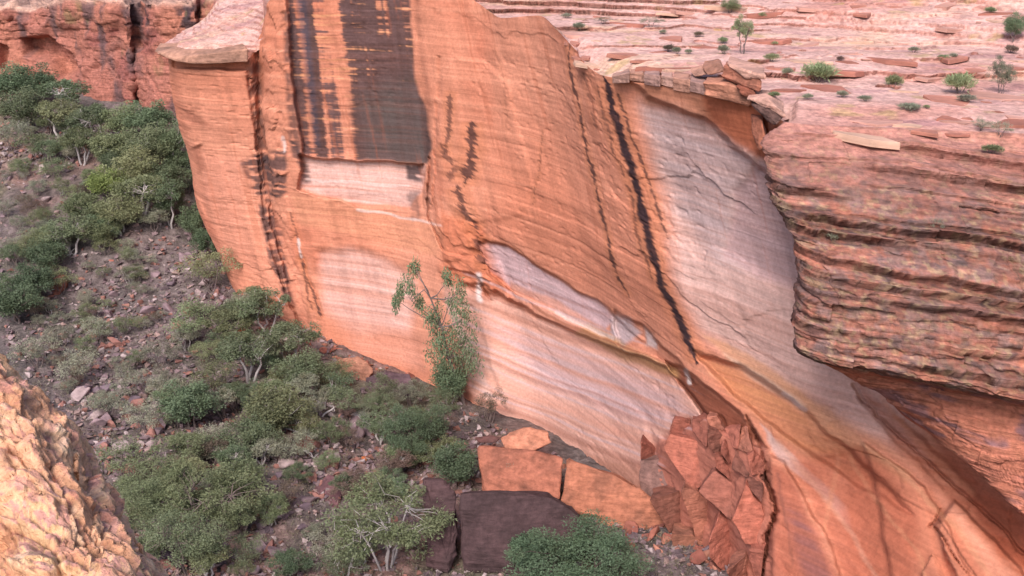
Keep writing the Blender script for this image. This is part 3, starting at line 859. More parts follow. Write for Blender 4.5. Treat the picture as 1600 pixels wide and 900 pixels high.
def ground_z(x, y):
    return ground_base(x, y) + 0.7 * fbm(np.asarray(x) * 0.09, np.asarray(y) * 0.09, seed=161, oct=4) + 0.22 * fbm(np.asarray(x) * 0.6, np.asarray(y) * 0.6, seed=162, oct=3)


gy = np.geomspace(48, 225, 350)
gt = np.linspace(-0.72, 0.36, 360)
gx = gt[:, None] * gy[None, :] * 1.0
gyy = gy[None, :] + 0 * gx
gz = ground_z(gx, gyy)
_, gg, gi = cells(gx * 0.9, gyy * 0.9, seed=163)
gz = gz + 0.28 * (gi - 0.4) * sstep(0, 0.15, gg)
gp3 = np.stack([gx, gyy, gz], -1)
Cg = A((124, 110, 106)) + 0 * gp3
Cg = mixin(Cg, A((150, 118, 108)), sstep(-0.1, 0.5, fbm(gx * .07, gyy * .07, seed=164)))
Cg = mixin(Cg, A((104, 96, 92)), 0.8 * sstep(0.0, 0.5, fbm(gx * .11, gyy * .11, seed=165)))
Cg = mixin(Cg, A((104, 104, 82)), 0.7 * sstep(0.1, 0.5, fbm(gx * .09, gyy * .09, seed=166)))
Cg = Cg * (0.8 + 0.4 * gi)[..., None]
floor_o = obj('canyon_floor', grid_mesh('canyon_floor', gp3, M_FLOOR, Cg))
tag(floor_o, kind='structure')


def hit(u, v, y0=60, y1=200):
    """Where the line of sight meets the canyon floor."""
    ys = np.linspace(y0, y1, 1400)
    p = P(np.full(1400, u), np.full(1400, v), ys)
    below = p[:, 2] < ground_z(p[:, 0], p[:, 1])
    i = int(np.argmax(below)) if below.any() else 1399
    q = p[i].copy()
    q[2] = ground_z(q[0:1], q[1:2])[0]
    return q


def hit_top(u, v, y0=66, y1=190):
    ys = np.linspace(y0, y1, 1400)
    p = P(np.full(1400, u), np.full(1400, v), ys)
    below = p[:, 2] < plateau_z(p[:, 0], p[:, 1])
    i = int(np.argmax(below)) if below.any() else 1399
    q = p[i].copy()
    q[2] = plateau_z(q[0:1], q[1:2])[0]
    return q


# ------------------------------------------------------------------ far canyon wall
FC = []
for u, r, b, y, dy in ((-260, 4, 150, 212, 0), (-120, 6, 150, 204, 0), (-20, 8, 150, 199, 0), (45, 9, 150, 196, 0), (62, 3, 150, 194, 0), (100, -2, 165, 191, 0), (140, -3, 185, 188, 0), (185, 0, 215, 185, 0), (203, 4, 225, 184, 0), (211, 2, 230, 186.5, 0),
                    (220, 0, 230, 184, 0), (236, 3, 230, 181, 0), (270, 1, 235, 179, 0), (304, -2, 240, 178, 0), (313, -3, 240, 180.5, 0), (322, -5, 240, 178, 0), (400, -10, 240, 176, 0), (520, -16, 240, 176, 0)):
    FC.append([(u, r - 6, y + 60), (u, r - 2, y + 8), (u, r, y + 1), (u, r + 0.12 * (b - r), y - 0.4), (u, r + 0.35 * (b - r), y + 0.8), (u + 3, r + 0.6 * (b - r), y), (u + 6, b, y - 3), (u + 8, b + 40, y - 6)])
fu, fv, fy = grid_from_columns(FC, 420, 190)
fp = P(fu, fv, fy)
fn = normals(fp)
if fn[200, 120, 1] > 0:
    fn = -fn
fx, fz = fp[..., 0], fp[..., 2]
b3, f3 = beds(fz + 0.8 * fbm(fx * .05, fz * .1, seed=171), fx, fp[..., 1], 1.5, 172)
_, cg, ci = cells(fx * 0.16 + 0.3 * fbm(fx * .2, fz * .2, seed=173), fz * 0.13, seed=174)
_, cg2, ci2 = cells(fx * 0.5, fz * 0.4, seed=175)
frel = 1.5 * (ci - .5) * sstep(0, .12, cg) + 0.6 * (ci2 - .5) * sstep(0, .15, cg2) + 0.5 * b3 + 0.7 * fbm(fx * .3, fz * .3, seed=176, oct=5) - 0.5 * sstep(.1, 0, f3)
frel *= sstep(0.05, 0.2, np.linspace(0, 1, 190))[None, :]
fp2 = fp + fn * frel[..., None]
for poly, d in (([(35, 62), (70, 58), (110, 85), (118, 112), (90, 120), (72, 95), (40, 85)], 4.0), ([(0, 70), (12, 75), (10, 110), (-5, 110)], 3.0)):
    fp2[..., 1] += d * in_poly(fu, fv, poly, 5)
Cf = A((174, 114, 98)) + 0 * fp
Cf = mixin(Cf, A((188, 124, 102)), sstep(-.1, .5, fbm(fx * .1, fz * .1, seed=177)))
Cf = mixin(Cf, A((150, 92, 84)), 0.8 * sstep(.05, .5, fbm(fx * .2, fz * .25, seed=178)))
Cf = mixin(Cf, A((92, 78, 80)), 0.8 * sstep(.1, .5, fbm(fx * .35, fz * .12, seed=179) + 0.25 * sstep(60, 20, fv) * sstep(150, 320, fu)))
Cf = mixin(Cf, A((120, 116, 76)), 0.5 * sstep(.3, .6, fbm(fx * .4, fz * .2, seed=180)))
Cf = mixin(Cf, A((214, 172, 150)), sstep(0.3, 0.8, fn[..., 2]) * 0.8 + in_poly(fu, fv, [(-200, 4), (50, 8), (50, 16), (-200, 14)], 3) * .6)
Cf = mixin(Cf, A((70, 58, 62)), 0.85 * np.maximum(in_poly(fu, fv, [(204, 0), (232, 0), (232, 62), (206, 64)], 5) * sstep(-.5, .2, noise(fu * .2, fv * .06, seed=181)), in_poly(fu, fv, [(270, 10), (318, 4), (312, 50), (280, 58)], 5) * sstep(-.4, .3, noise(fu * .12, fv * .1, seed=182))))
far_cliff = obj('far_cliff', grid_mesh('far_cliff', fp2, M_ROUGH, Cf))
tag(far_cliff, kind='structure')

# the tableland goes on to the horizon behind both walls
hx, hy = np.meshgrid(np.linspace(-3200, 3200, 90), np.geomspace(236, 3600, 60), indexing='ij')
hp = np.stack([hx, hy, CAMZ - 18 + 2.5 * fbm(hx * .01, hy * .01, seed=281) + 0.002 * (hy - 236)], -1)
tag(obj('tableland', grid_mesh('tableland', hp, M_ROUGH, plateau_col(hp))), kind='structure')

# ------------------------------------------------------------------ rim rock close to the viewer
FG = [
    [(-330, 980, 6.5), (-330, 900, 7.2), (-320, 700, 10.5), (-310, 560, 13.5), (-300, 470, 16), (-295, 452, 17.2), (-290, 470, 18.5), (-290, 700, 19)],
    [(-150, 990, 6.3), (-150, 900, 7.0), (-140, 720, 9.8), (-130, 600, 12.3), (-120, 520, 14.6), (-115, 505, 15.8), (-112, 525, 17), (-110, 760, 17.5)],
    [(0, 1000, 6.1), (0, 900, 6.9), (0, 760, 8.9), (0, 650, 11.0), (0, 585, 13), (2, 570, 14), (6, 590, 15), (10, 820, 15.5)],
    [(50, 1000, 6.1), (50, 910, 6.8), (52, 790, 8.5), (56, 700, 10.2), (62, 645, 11.9), (68, 634, 12.8), (74, 655, 13.6), (80, 880, 14)],
    [(100, 1000, 6.1), (100, 920, 6.7), (104, 830, 8.0), (110, 755, 9.4), (118, 708, 10.8), (124, 698, 11.5), (131, 720, 12.2), (140, 930, 12.6)],
    [(140, 1005, 6.0), (140, 940, 6.6), (146, 870, 7.6), (154, 810, 8.7), (163, 780, 9.6), (168, 774, 10.2), (176, 795, 10.8), (190, 980, 11.1)],
    [(185, 1010, 6.0), (187, 960, 6.5), (192, 905, 7.3), (198, 862, 8.1), (204, 842, 8.7), (208, 838, 9.2), (217, 858, 9.7), (232, 1030, 9.9)],
    [(222, 1020, 6.0), (224, 985, 6.4), (229, 945, 7.0), (235, 912, 7.6), (240, 895, 8.0), (245, 893, 8.4), (254, 912, 8.8), (270, 1070, 9.0)],
    [(262, 1040, 6.0), (264, 1015, 6.3), (269, 990, 6.7), (275, 970, 7.1), (280, 960, 7.4), (285, 960, 7.7), (294, 978, 8.0), (310, 1120, 8.2)]]
ROWY = (7.6, 8.2, 9.2, 10.0, 10.8, 11.6, 12.4, 12.9)
FG = [[(q[0], q[1], y * k) for q, y in zip(c, ROWY)] for c, k in zip(FG, (1.12, 1.06, 1.0, 0.97, 0.94, 0.91, 0.88, 0.86, 0.84))]
FG = [[(u - max(0, u - 60) * 0.07, v, y) for u, v, y in c] for c in FG]
FG = [c[:6] + [(c[5][0] - 14, c[6][1], c[6][2]), (c[5][0] - 50, c[7][1], c[7][2])] for c in FG]      # its far side drops away behind the crest
qu, qv, qy = grid_from_columns(FG, 300, 300, 'index')
qp = P(qu, qv, qy)
qn = normals(qp)
if qn[150, 100, 2] < 0:
    qn = -qn
qx, qy2, qz = qp[..., 0], qp[..., 1], qp[..., 2]
sa = np.cumsum(np.concatenate([np.zeros((1, 300)), np.linalg.norm(np.diff(qp, axis=0), axis=-1)]), axis=0)
ta = np.cumsum(np.concatenate([np.zeros((300, 1)), np.linalg.norm(np.diff(qp, axis=1), axis=-1)], 1), axis=1)
sa = sa - sa[150:151]
qh = qz + 0.30 * fbm(sa * .7, ta * .7, seed=191, oct=4) + 0.10 * fbm(sa * 2.4, ta * 2.4, seed=192, oct=3)
_, g1, i1 = cells(sa * 0.8 + .5 * fbm(sa, ta, seed=193), ta * 0.9 + .5 * fbm(sa, ta, seed=194), seed=195)
qh = qh + 0.22 * (i1 - .5)
dz_ = (terrace(qh, sa * 1.5, ta * 1.5, 0.42, 0.22, seed=198) * .7 + terrace(qh, sa * 3, ta * 3, 0.15, 0.25, seed=196) * .3) - qz
_, g2, i2 = cells(sa * 2.2 + .6 * fbm(sa * 2, ta * 2, seed=199), ta * 2.2 + .6 * fbm(sa * 2, ta * 2, seed=200), seed=197)
d3, g3, i3 = cells(sa * 0.85 + .5 * fbm(sa, ta, seed=206), ta * 1.7 + .5 * fbm(sa, ta, seed=207), seed=208)
d4, g4, i4 = cells(sa * 2.0 + .5 * fbm(sa * 2, ta * 2, seed=209), ta * 3.8 + .5 * fbm(sa * 2, ta * 2, seed=213), seed=210)
d5, g5, i5 = cells(sa * 5 + .4 * fbm(sa * 6, ta * 6, seed=211), ta * 9, seed=212)
qp2 = qp + qn * (0.22 * (0.45 - d3) + 0.14 * (i3 - .5) * sstep(0, .15, g3) + 0.14 * (i4 - .5) * sstep(0, .04, g4) + 0.04 * (.45 - d4) + 0.07 * (i5 - .5) + 0.08 * fbm(sa * 1.6, ta * 1.6, seed=205, oct=5))[..., None]
qp2[..., 2] += dz_ * 0.4
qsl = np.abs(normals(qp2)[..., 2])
Cq = A((242, 190, 150)) + 0 * qp  # base raised pale and yellow to carry the warm sunlight
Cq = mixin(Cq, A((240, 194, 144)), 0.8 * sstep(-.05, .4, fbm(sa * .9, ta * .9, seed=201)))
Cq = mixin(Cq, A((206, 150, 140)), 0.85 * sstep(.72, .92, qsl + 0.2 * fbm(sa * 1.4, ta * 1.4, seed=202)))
Cq = mixin(Cq, A((206, 132, 92)), 0.5 * sstep(.1, .5, fbm(sa * 1.8, ta * 1.8, seed=203)))
Cq = mixin(Cq, A((248, 216, 176)), 0.5 * sstep(.2, .5, fbm(sa * 2.6, ta * 2.6, seed=204)))
Cq = mixin(Cq, A((150, 88, 66)), 0.4 * sstep(.07, .01, g3) + 0.35 * sstep(.08, .01, g4))
Cq = mixin(Cq, A((230, 166, 128)), 0.45 * sstep(-.2, .3, fbm(sa * 3.5, ta * 3.5, seed=214)))
down = [np.array([0.3, 1.5, -5.0]), np.array([0.8, 4.0, -18.0]), np.array([1.5, 7.0, -46.0])]
qp2 = np.concatenate([qp2] + [qp2[:, -1:] + d for d in down], 1)           # the rock goes on down into the canyon
qp2 = np.concatenate([qp2] + [qp2[-1:] + d * [1, 0.3, 1] + [1.2, 0, 0] for d in down], 0)
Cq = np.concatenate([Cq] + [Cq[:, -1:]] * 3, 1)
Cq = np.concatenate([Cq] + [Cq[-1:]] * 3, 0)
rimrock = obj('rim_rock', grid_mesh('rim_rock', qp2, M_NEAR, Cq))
tag(rimrock, kind='structure')

# ------------------------------------------------------------------ blocks and slabs
def noise1(p, f, seed):
    a = np.array(p)[None, :] * f
    return float(noise(a[:, 0], a[:, 1], a[:, 2] + 0.37, seed)[0])


def rock_from_points(name, pts, mat, bevel=0.12, cuts=2, rough=0.08, seed=0):
    """An angular stone: hull of the points, worn edges, uneven faces. Origin at its foot."""
    pts = np.array(pts, float)
    org = np.array([pts[:, 0].mean(), pts[:, 1].mean(), pts[:, 2].min()])
    bm = bmesh.new()
    for q in pts - org:
        bm.verts.new(q)
    r = bmesh.ops.convex_hull(bm, input=bm.verts)
    junk = [g for g in r['geom_interior'] + r['geom_unused'] if isinstance(g, bmesh.types.BMVert)]
    if junk:
        bmesh.ops.delete(bm, geom=list(set(junk)), context='VERTS')
    bmesh.ops.dissolve_limit(bm, angle_limit=R(6), verts=bm.verts, edges=bm.edges)
    if bevel:
        bmesh.ops.bevel(bm, geom=list(bm.edges), offset=bevel, segments=1, affect='EDGES', clamp_overlap=True)
    bmesh.ops.triangulate(bm, faces=bm.faces)
    if cuts:
        bmesh.ops.subdivide_edges(bm, edges=bm.edges, cuts=cuts, use_grid_fill=True)
        co = np.array([v.co for v in bm.verts])
        bm.normal_update()
        f = 0.9 / max(0.25, np.ptp(co, axis=0).max() * 0.22)
        d = fbm(co[:, 0] * f + seed, co[:, 1] * f, co[:, 2] * f + 0.3, seed=seed, oct=3) * rough + fbm(co[:, 0] * f * .3, co[:, 1] * f * .3, co[:, 2] * 5 * f + .2, seed=seed + 3, oct=2) * rough * .9
        for v, dd in zip(bm.verts, d):
            v.co += v.normal * dd
    me = bpy.data.meshes.new(name)
    bm.to_mesh(me)
    bm.free()
    me.materials.append(mat)
    return me, org


STONE = {}


def stone_mat(rgb, **kw):
    key = (rgb, tuple(sorted(kw.items())))
    if key not in STONE:
        a = dict(bed=(0.6, 0.6, 4.0), bedding=0.22, speck=0.3, speck_scale=1.8, bump=0.8, bump_scale=2.5, bump_dist=0.16, objvar=0.12, patch=(tuple(int(c * 0.72 + 8) for c in rgb), 0.7, 0.35))
        a.update(kw)
        STONE[key] = rock_mat('stone_%d_%d_%d' % rgb, colour=rgb, **a)
    return STONE[key]


def block(name, outline, depth, rgb, label=None, cat=None, group=None, parent=None, lift=0.0, bevel=0.15, rough=0.1, cuts=2, down=0.0):
    """Stone with the given front outline [(u, v, y)...], going back by depth metres (and up by lift)."""
    f = np.array([P(*q) for q in outline])
    c = f.mean(0)
    b = c + (f - c) * 0.9 + np.array([c[0] / c[1] * depth, depth, lift])
    pts = np.concatenate([f, b])
    if down:
        low = pts[pts[:, 2] < np.median(pts[:, 2])].copy()
        low[:, 2] -= down
        pts = np.concatenate([pts, low])
    me, org = rock_from_points(name, pts, stone_mat(rgb), bevel, cuts, rough, seed=int(abs(c[0] * 7 + c[2] * 3)) % 991)
    o = obj(name, me, parent)
    o.location = org
    if label:
        tag(o, label, cat, group)
    return o


# cap slab of the far corner and the jointed cap rock along the right-hand rim
block('cap_slab', [(240, 80, 133), (268, 92, 130), (300, 86, 129), (345, 82, 128.2), (388, 76, 127.8), (388, 98, 127.8), (345, 101, 128.2), (300, 101, 129), (272, 98, 130)], 5.0, (196, 148, 124), parent=cliff, rough=0.22, lift=0.4)
capx = [(956, 119, 131), (984, 114, 130), (1006, 114, 133), (1032, 118, 137), (1052, 121, 141), (1078, 126, 147), (1104, 132, 154)]
for i in range(len(capx) - 1):
    (u1, a1, b1_), (u2, a2, b2_) = capx[i], capx[i + 1]
    y1, y2 = np.interp([u1, u2], [942, 1010, 1095, 1172], [92.0, 87.0, 80.6, 76.4])
    j = 0.22 * math.sin(i * 2.3)
    block('cap_block', [(u1 + 0.2, a1, y1 + j), (u2 - 0.2, a2, y2 + j), (u2 - 0.2, b2_ - 4 * (i % 2), y2 + j), (u1 + 0.2, b1_ - 4 * (i % 2), y1 + j)], 4.5, [(200, 156, 138), (206, 152, 128), (190, 148, 134)][i % 3], parent=cliff, bevel=0.05, rough=0.1, lift=-0.2)
for out, dep, rgb in (([(1098, 128, 79), (1140, 132, 77), (1178, 146, 75.6), (1172, 166, 75.8), (1140, 154, 77), (1100, 150, 79)], 3, (192, 132, 106)),
                      ([(1130, 100, 78.4), (1160, 108, 76.6), (1190, 126, 74.8), (1186, 144, 74.8), (1160, 134, 76.4), (1128, 120, 78.4)], 3, (172, 112, 90)),
                      ([(1134, 98, 78), (1172, 110, 76), (1196, 116, 74.4), (1196, 124, 74.4), (1165, 122, 76), (1140, 106, 77.6)], 4, (208, 160, 140)),
                      ([(1172, 162, 74), (1198, 164, 72.6), (1226, 182, 71), (1212, 196, 71.2), (1198, 190, 72.4)], 3, (112, 84, 76)),
                      ([(1168, 154, 74.2), (1200, 156, 72.6), (1228, 177, 70.8), (1225, 183, 70.8), (1198, 166, 72.4)], 4, (212, 164, 144)),
                      ([(1172, 180, 76), (1190, 188, 73.4), (1197, 228, 71.6), (1186, 238, 72.4), (1180, 215, 75)], 2.5, (186, 118, 92)),
                      ([(1096, 104, 84), (1124, 100, 82.5), (1132, 112, 80.6), (1104, 118, 82)], 3, (188, 134, 110)),
                      ([(1076, 112, 85), (1098, 108, 84), (1106, 116, 82.6), (1084, 120, 83.6)], 2, (196, 146, 124)),
                      ([(1150, 134, 76), (1180, 142, 75), (1184, 160, 74.8), (1160, 150, 75.6)], 2, (158, 96, 76))):
    block('cap_slab', out, dep, rgb, parent=cliff, bevel=0.1, rough=0.14)

# fallen blocks at the foot of the wall
BL = [
    ('fallen_block', [(716, 768, 79), (790, 766, 79.5), (860, 775, 79.5), (900, 798, 79), (922, 832, 78.5), (915, 872, 77), (800, 886, 76), (726, 882, 76.5)], 5, (88, 68, 68), 'big dark purple fallen block behind the bottom green bush', 1.0),
    ('fallen_block', [(662, 748, 80), (692, 752, 80), (712, 775, 79.5), (714, 850, 77.5), (700, 880, 76.5), (664, 870, 77)], 4, (92, 70, 70), 'upright dark slab left of the gap beside the big purple block', 1.0),
    ('fallen_block', [(748, 698, 91), (800, 700, 90), (846, 706, 88.5), (879, 716, 87), (873, 778, 84.5), (820, 782, 85.5), (760, 775, 87)], 4, (186, 118, 94), 'left half of the split long orange fallen block', 1.0),
    ('fallen_block', [(886, 718, 86.5), (925, 738, 85.5), (960, 742, 85), (1000, 765, 84), (1036, 795, 83), (1044, 824, 82), (1000, 822, 82), (930, 808, 83), (878, 782, 84.5)], 4, (194, 126, 98), 'right half of the split long orange fallen block', 1.0),
    ('fallen_block', [(570, 590, 113), (600, 578, 112.5), (640, 584, 112), (650, 606, 111), (640, 640, 109.5), (590, 640, 110), (572, 620, 111)], 4, (112, 88, 92), 'grey-purple square block left of the slender gum tree', 0.6),
    ('fallen_block', [(524, 566, 116), (560, 556, 115.5), (584, 576, 114.5), (572, 600, 113.5), (534, 594, 114.5)], 3, (168, 118, 96), 'tan rounded block at the wall foot above the grey-purple block', 0.4),
    ('flat_rock', [(545, 648, 105), (562, 640, 105), (580, 648, 104.5), (574, 660, 103.8), (556, 664, 103.6)], 1.4, (196, 186, 186), 'pale grey flat rock on the rubble in mid canyon', 0.0),
    ('boulder', [(136, 424, 137), (150, 410, 137.5), (178, 404, 137), (182, 416, 136.4), (166, 430, 135.6), (146, 442, 135)], 3, (166, 104, 88), 'broad reddish boulder on the talus among grey scree', 0.3),
    ('boulder', [(68, 446, 132), (84, 434, 132.4), (104, 430, 132), (106, 446, 131), (92, 460, 130), (72, 462, 130)], 3, (164, 106, 88), 'reddish boulder downslope of the broad talus boulder', 0.3),
    ('boulder', [(782, 684, 94), (820, 668, 94), (856, 676, 92.5), (862, 692, 91.5), (830, 706, 91), (790, 700, 92)], 3, (198, 134, 106), 'rounded orange boulder on top of the long split block', 0.0),
    ('flat_rock', [(742, 684, 96), (764, 680, 96), (782, 684, 95), (776, 692, 94.6), (748, 692, 95)], 2, (120, 84, 78), 'dark flat slab on the wall foot beside the orange boulder', 0.0),
    ('standing_stone', [(556, 716, 96.5), (572, 712, 96.4), (574, 744, 94.6), (562, 752, 94.2)], 1.0, (206, 116, 70), 'small bright orange upright stone in the rubble', 0.2),
    ('fallen_block', [(486, 764, 90), (514, 742, 91), (540, 752, 90), (520, 830, 84), (496, 898, 79), (474, 900, 79)], 2.5, (120, 86, 88), 'long tilted purple slab left of the white-limbed bush', 1.0),
    ('boulder', [(356, 522, 121.5), (376, 508, 122), (398, 520, 121), (402, 552, 119), (376, 570, 118), (358, 552, 119)], 3, (196, 116, 84), 'orange outcrop among bushes under the cliff corner', 0.4),
    ('fallen_block', [(520, 600, 113), (548, 596, 112.6), (556, 616, 111.4), (530, 622, 111.6)], 2, (150, 108, 94), 'small brown block below the tan rounded block', 0.3),
]
for name, out, dep, rgb, lab, dn in BL:
    block(name, out, dep, rgb, lab, {'fallen_block': 'block', 'flat_rock': 'rock', 'standing_stone': 'rock', 'boulder': 'boulder'}[name], 'fallen rock below the wall', lift=-0.5 * dep, down=dn, cuts=4 if dep > 2 else 2, rough=0.24 if dep > 2 else 0.12, bevel=0.1)

# stone variants shared by all loose rocks
VAR = []
VMAT = [stone_mat((156, 132, 134)), stone_mat((168, 120, 108)), stone_mat((126, 108, 114)), stone_mat((182, 160, 156))]
RED = [stone_mat((176, 112, 94)), stone_mat((158, 98, 84)), stone_mat((186, 128, 106))]
for k in range(10):
    pts = rng.normal(size=(11, 3))
    pts /= np.linalg.norm(pts, axis=1, keepdims=True)
    pts *= [0.5, 0.38 + 0.1 * rng.random(), 0.26 + 0.12 * rng.random()]
    me, org = rock_from_points('stone', pts, VMAT[k % 4], 0.03, 0, 0)
    VAR.append(me)
VRED = []
for k in range(6):
    pts = rng.normal(size=(10, 3))
    pts /= np.linalg.norm(pts, axis=1, keepdims=True)
    pts *= [0.5, 0.36, 0.14 + 0.16 * rng.random()]
    VRED.append(rock_from_points('stone', pts, RED[k % 3], 0.03, 0, 0)[0])
VSLAB = []
PM = [stone_mat((212, 160, 142)), stone_mat((196, 134, 114)), stone_mat((220, 178, 152)), stone_mat((182, 120, 102))]
for k in range(8):
    n = rng.integers(6, 9)
    a = np.sort(rng.random(n) * 2 * math.pi)
    rad = 0.5 * (0.75 + 0.4 * rng.random(n))
    ring = np.stack([np.cos(a) * rad, np.sin(a) * rad * 0.8, 0 * a], -1)
    pts = np.concatenate([ring, ring * 0.97 + [0, 0, 0.16]])
    VSLAB.append(rock_from_points('slab', pts, PM[k % 4], 0.012, 1, 0.008, seed=k)[0])

FLOOR_POLY = [(-30, 130), (160, 190), (270, 215), (330, 390), (400, 475), (640, 595), (760, 655), (1000, 785), (1200, 905), (1200, 960), (-30, 960)]


def drop(name, me, p, size, tilt=0.3, parent=None, sink=0.12):
    o = obj(name, me, parent)
    s = size * (0.85 + 0.3 * rng.random(3))
    o.scale = tuple(s)
    o.rotation_euler = (rng.normal() * tilt, rng.normal() * tilt, rng.random() * 6.283)
    o.location = (p[0], p[1], p[2] - sink * size)
    return o


# red rubble along the foot of the wall and in the fracture
def rubble(line, n, spread, smin, smax, label, group, yline=None):
    pts = np.array(line, float)
    for k in range(n):
        t = rng.random() * (len(pts) - 1)
        i = min(int(t), len(pts) - 2)
        q = pts[i] + (pts[i + 1] - pts[i]) * (t - i)
        u, v = q[0] + rng.normal() * spread, q[1] + rng.normal() * spread * 0.6
        p = hit(u, v) if len(q) == 2 else P(u, v, q[2])
        o = drop('rubble_stone', VRED[rng.integers(len(VRED))], p, smin + (smax - smin) * rng.random() ** 2, 0.35)
        tag(o, label, 'rock', group)


rubble([(470, 525), (540, 560), (640, 596)], 40, 7, 0.7, 2.2, 'flat red rubble stone along the foot of the wall left of the gum tree', 'red rubble at the wall foot')
rubble([(760, 690), (860, 720), (960, 760)], 26, 8, 0.6, 1.8, 'red rubble stone between the wall foot and the long orange block', 'red rubble behind the split block')
rubble([(960, 815), (1020, 840), (1110, 870), (1130, 890)], 44, 16, 0.7, 2.3, 'broken rubble stone at the foot of the fractured red blocks', 'rubble under the fracture')
# the shattered zone: blocks parted by open joints, each cut to its neighbours
FZ = [(998, 762), (1000, 690), (1034, 702), (1054, 656), (1120, 650), (1134, 672), (1168, 664), (1178, 712), (1196, 716), (1190, 800), (1198, 850), (1184, 930), (1010, 930), (1024, 850), (1006, 826)]
SEEDS = [(1082, 722, 'tall smooth red block leaning in the fracture zone', (184, 112, 92)), (1030, 742, 'grey-brown upright block wedged left of the tall red one', (138, 104, 94)), (1172, 812, 'large pointed red block beside the black vertical crack', (180, 108, 88)),
         (1132, 768, 'brown block between the tall and the pointed red blocks', (158, 100, 84)), (1092, 808, 'slanting orange slab under the tall smooth red block', (182, 118, 96)), (1058, 800, 'narrow brown slab under the grey-brown upright block', (150, 98, 82)), (1135, 850, 'wide red block at the base of the fracture', (172, 104, 86)), (1080, 868, 'low orange block at the left base of the fracture', (186, 124, 100))]
SEEDS += [(u, v, None, None) for u, v in ((1066, 664), (1094, 668), (1120, 660), (1118, 690), (1146, 678), (1136, 706), (1164, 692), (1156, 722), (1182, 724), (1016, 706), (1012, 800), (1188, 764), (1186, 874), (1040, 884), (1160, 890), (1110, 896), (1132, 734))]
sd_ = np.array([q[:2] for q in SEEDS], float)
UF, VF, YF = U.ravel(), V.ravel(), Y.ravel()


def clip_poly(poly, px, py, nx, ny):
    """Part of poly on the side where (p - (px,py)).(nx,ny) < 0."""
    out_ = []
    for i in range(len(poly)):
        a, b = poly[i], poly[(i + 1) % len(poly)]
        da, db = (a[0] - px) * nx + (a[1] - py) * ny, (b[0] - px) * nx + (b[1] - py) * ny
        if da < 0:
            out_.append(a)
        if (da < 0) != (db < 0):
            t = da / (da - db)
            out_.append((a[0] + (b[0] - a[0]) * t, a[1] + (b[1] - a[1]) * t))
    return out_


e_ = np.array([0.38, 0.925])
for i, (u, v, lab, rgb) in enumerate(SEEDS):
    poly = list(FZ)
    for j in range(len(SEEDS)):
        if j != i:
            d = sd_[j] - sd_[i]
            w = 0.5 if (lab is None) == (SEEDS[j][2] is None) else (0.30 if lab is None else 0.70)
            nrm = d - e_ * float(d @ e_) * 0.62                 # joints run steeply, so the pieces are tall slabs
            an = hash3(np.array([min(i, j) * 1.0]), np.array([max(i, j) * 1.0]), np.array([0.0]), 271)[0] * 0.7 - 0.35
            nrm = np.array([nrm[0] * math.cos(an) - nrm[1] * math.sin(an), nrm[0] * math.sin(an) + nrm[1] * math.cos(an)])
            poly = clip_poly(poly, *(sd_[i] + d * w), *nrm)
            if len(poly) < 3:
                break
    if len(poly) < 3:
        continue
    pa = np.array(poly)
    c = pa.mean(0)
    pa = c + (pa - c) * (0.97 if lab else 0.86 + 0.12 * rng.random())
    yb = YF[np.argmin((UF - c[0]) ** 2 + (VF - c[1]) ** 2)] - (0.15 + 0.9 * rng.random() + (0.35 if lab else 0))
    ta_, tb_ = rng.normal() * (0.018 if lab else 0.05), 0.014 + rng.normal() * (0.012 if lab else 0.035)
    outl = [(q[0], q[1], yb + ta_ * (q[0] - c[0]) - tb_ * (q[1] - c[1])) for q in pa]
    block('fallen_block' if lab else 'rubble_stone', outl, 3.0, rgb or [(176, 108, 90), (160, 98, 82), (188, 122, 100), (144, 94, 80)][i % 4], lab or 'angular red fragment packed above and between the big blocks of the fracture', 'block' if lab else 'rock', 'fractured rock below the overhang' if lab else 'fragments in the fracture', lift=-0.6, bevel=0.04, rough=0.16, cuts=3)

# boulders one can tell apart on the talus
nb = 0
AREAS = [([(140, 460), (330, 330), (390, 420), (330, 520), (170, 560), (90, 560)], 62, 'purple-grey boulder on the scree between the tree line and the cliff corner', 'boulders on the upper scree'),
         ([(70, 600), (240, 580), (300, 660), (180, 760), (110, 690)], 56, 'purple-grey boulder on the scree just beyond the sunny rim rock', 'boulders on the near scree'),
         ([(420, 640), (560, 630), (600, 700), (520, 760), (440, 880), (400, 880), (410, 720)], 70, 'loose boulder in the rubble chute left of the tilted purple slab', 'boulders in the rubble chute'),
         ([(0, 230), (130, 230), (120, 330), (60, 400), (0, 400)], 34, 'dark boulder on the far left talus among shrubs', 'boulders on the far talus'),
         ([(200, 720), (420, 720), (420, 900), (250, 900)], 24, 'dark boulder in the shade among the lower bushes', 'boulders among the lower bushes')]
for poly, n, lab, grp in AREAS:
    pa = np.array(poly, float)
    k = 0
    while k < n:
        u, v = pa.min(0) + rng.random(2) * np.ptp(pa, axis=0)
        if in_poly(np.array([u]), np.array([v]), poly, 0.5)[0] < 0.5:
            continue
        p = hit(u, v)
        o = drop('boulder', VAR[rng.integers(len(VAR))], p, 0.9 + 1.7 * rng.random() ** 2.2, 0.3)
        tag(o, lab, 'boulder', grp)
        k += 1

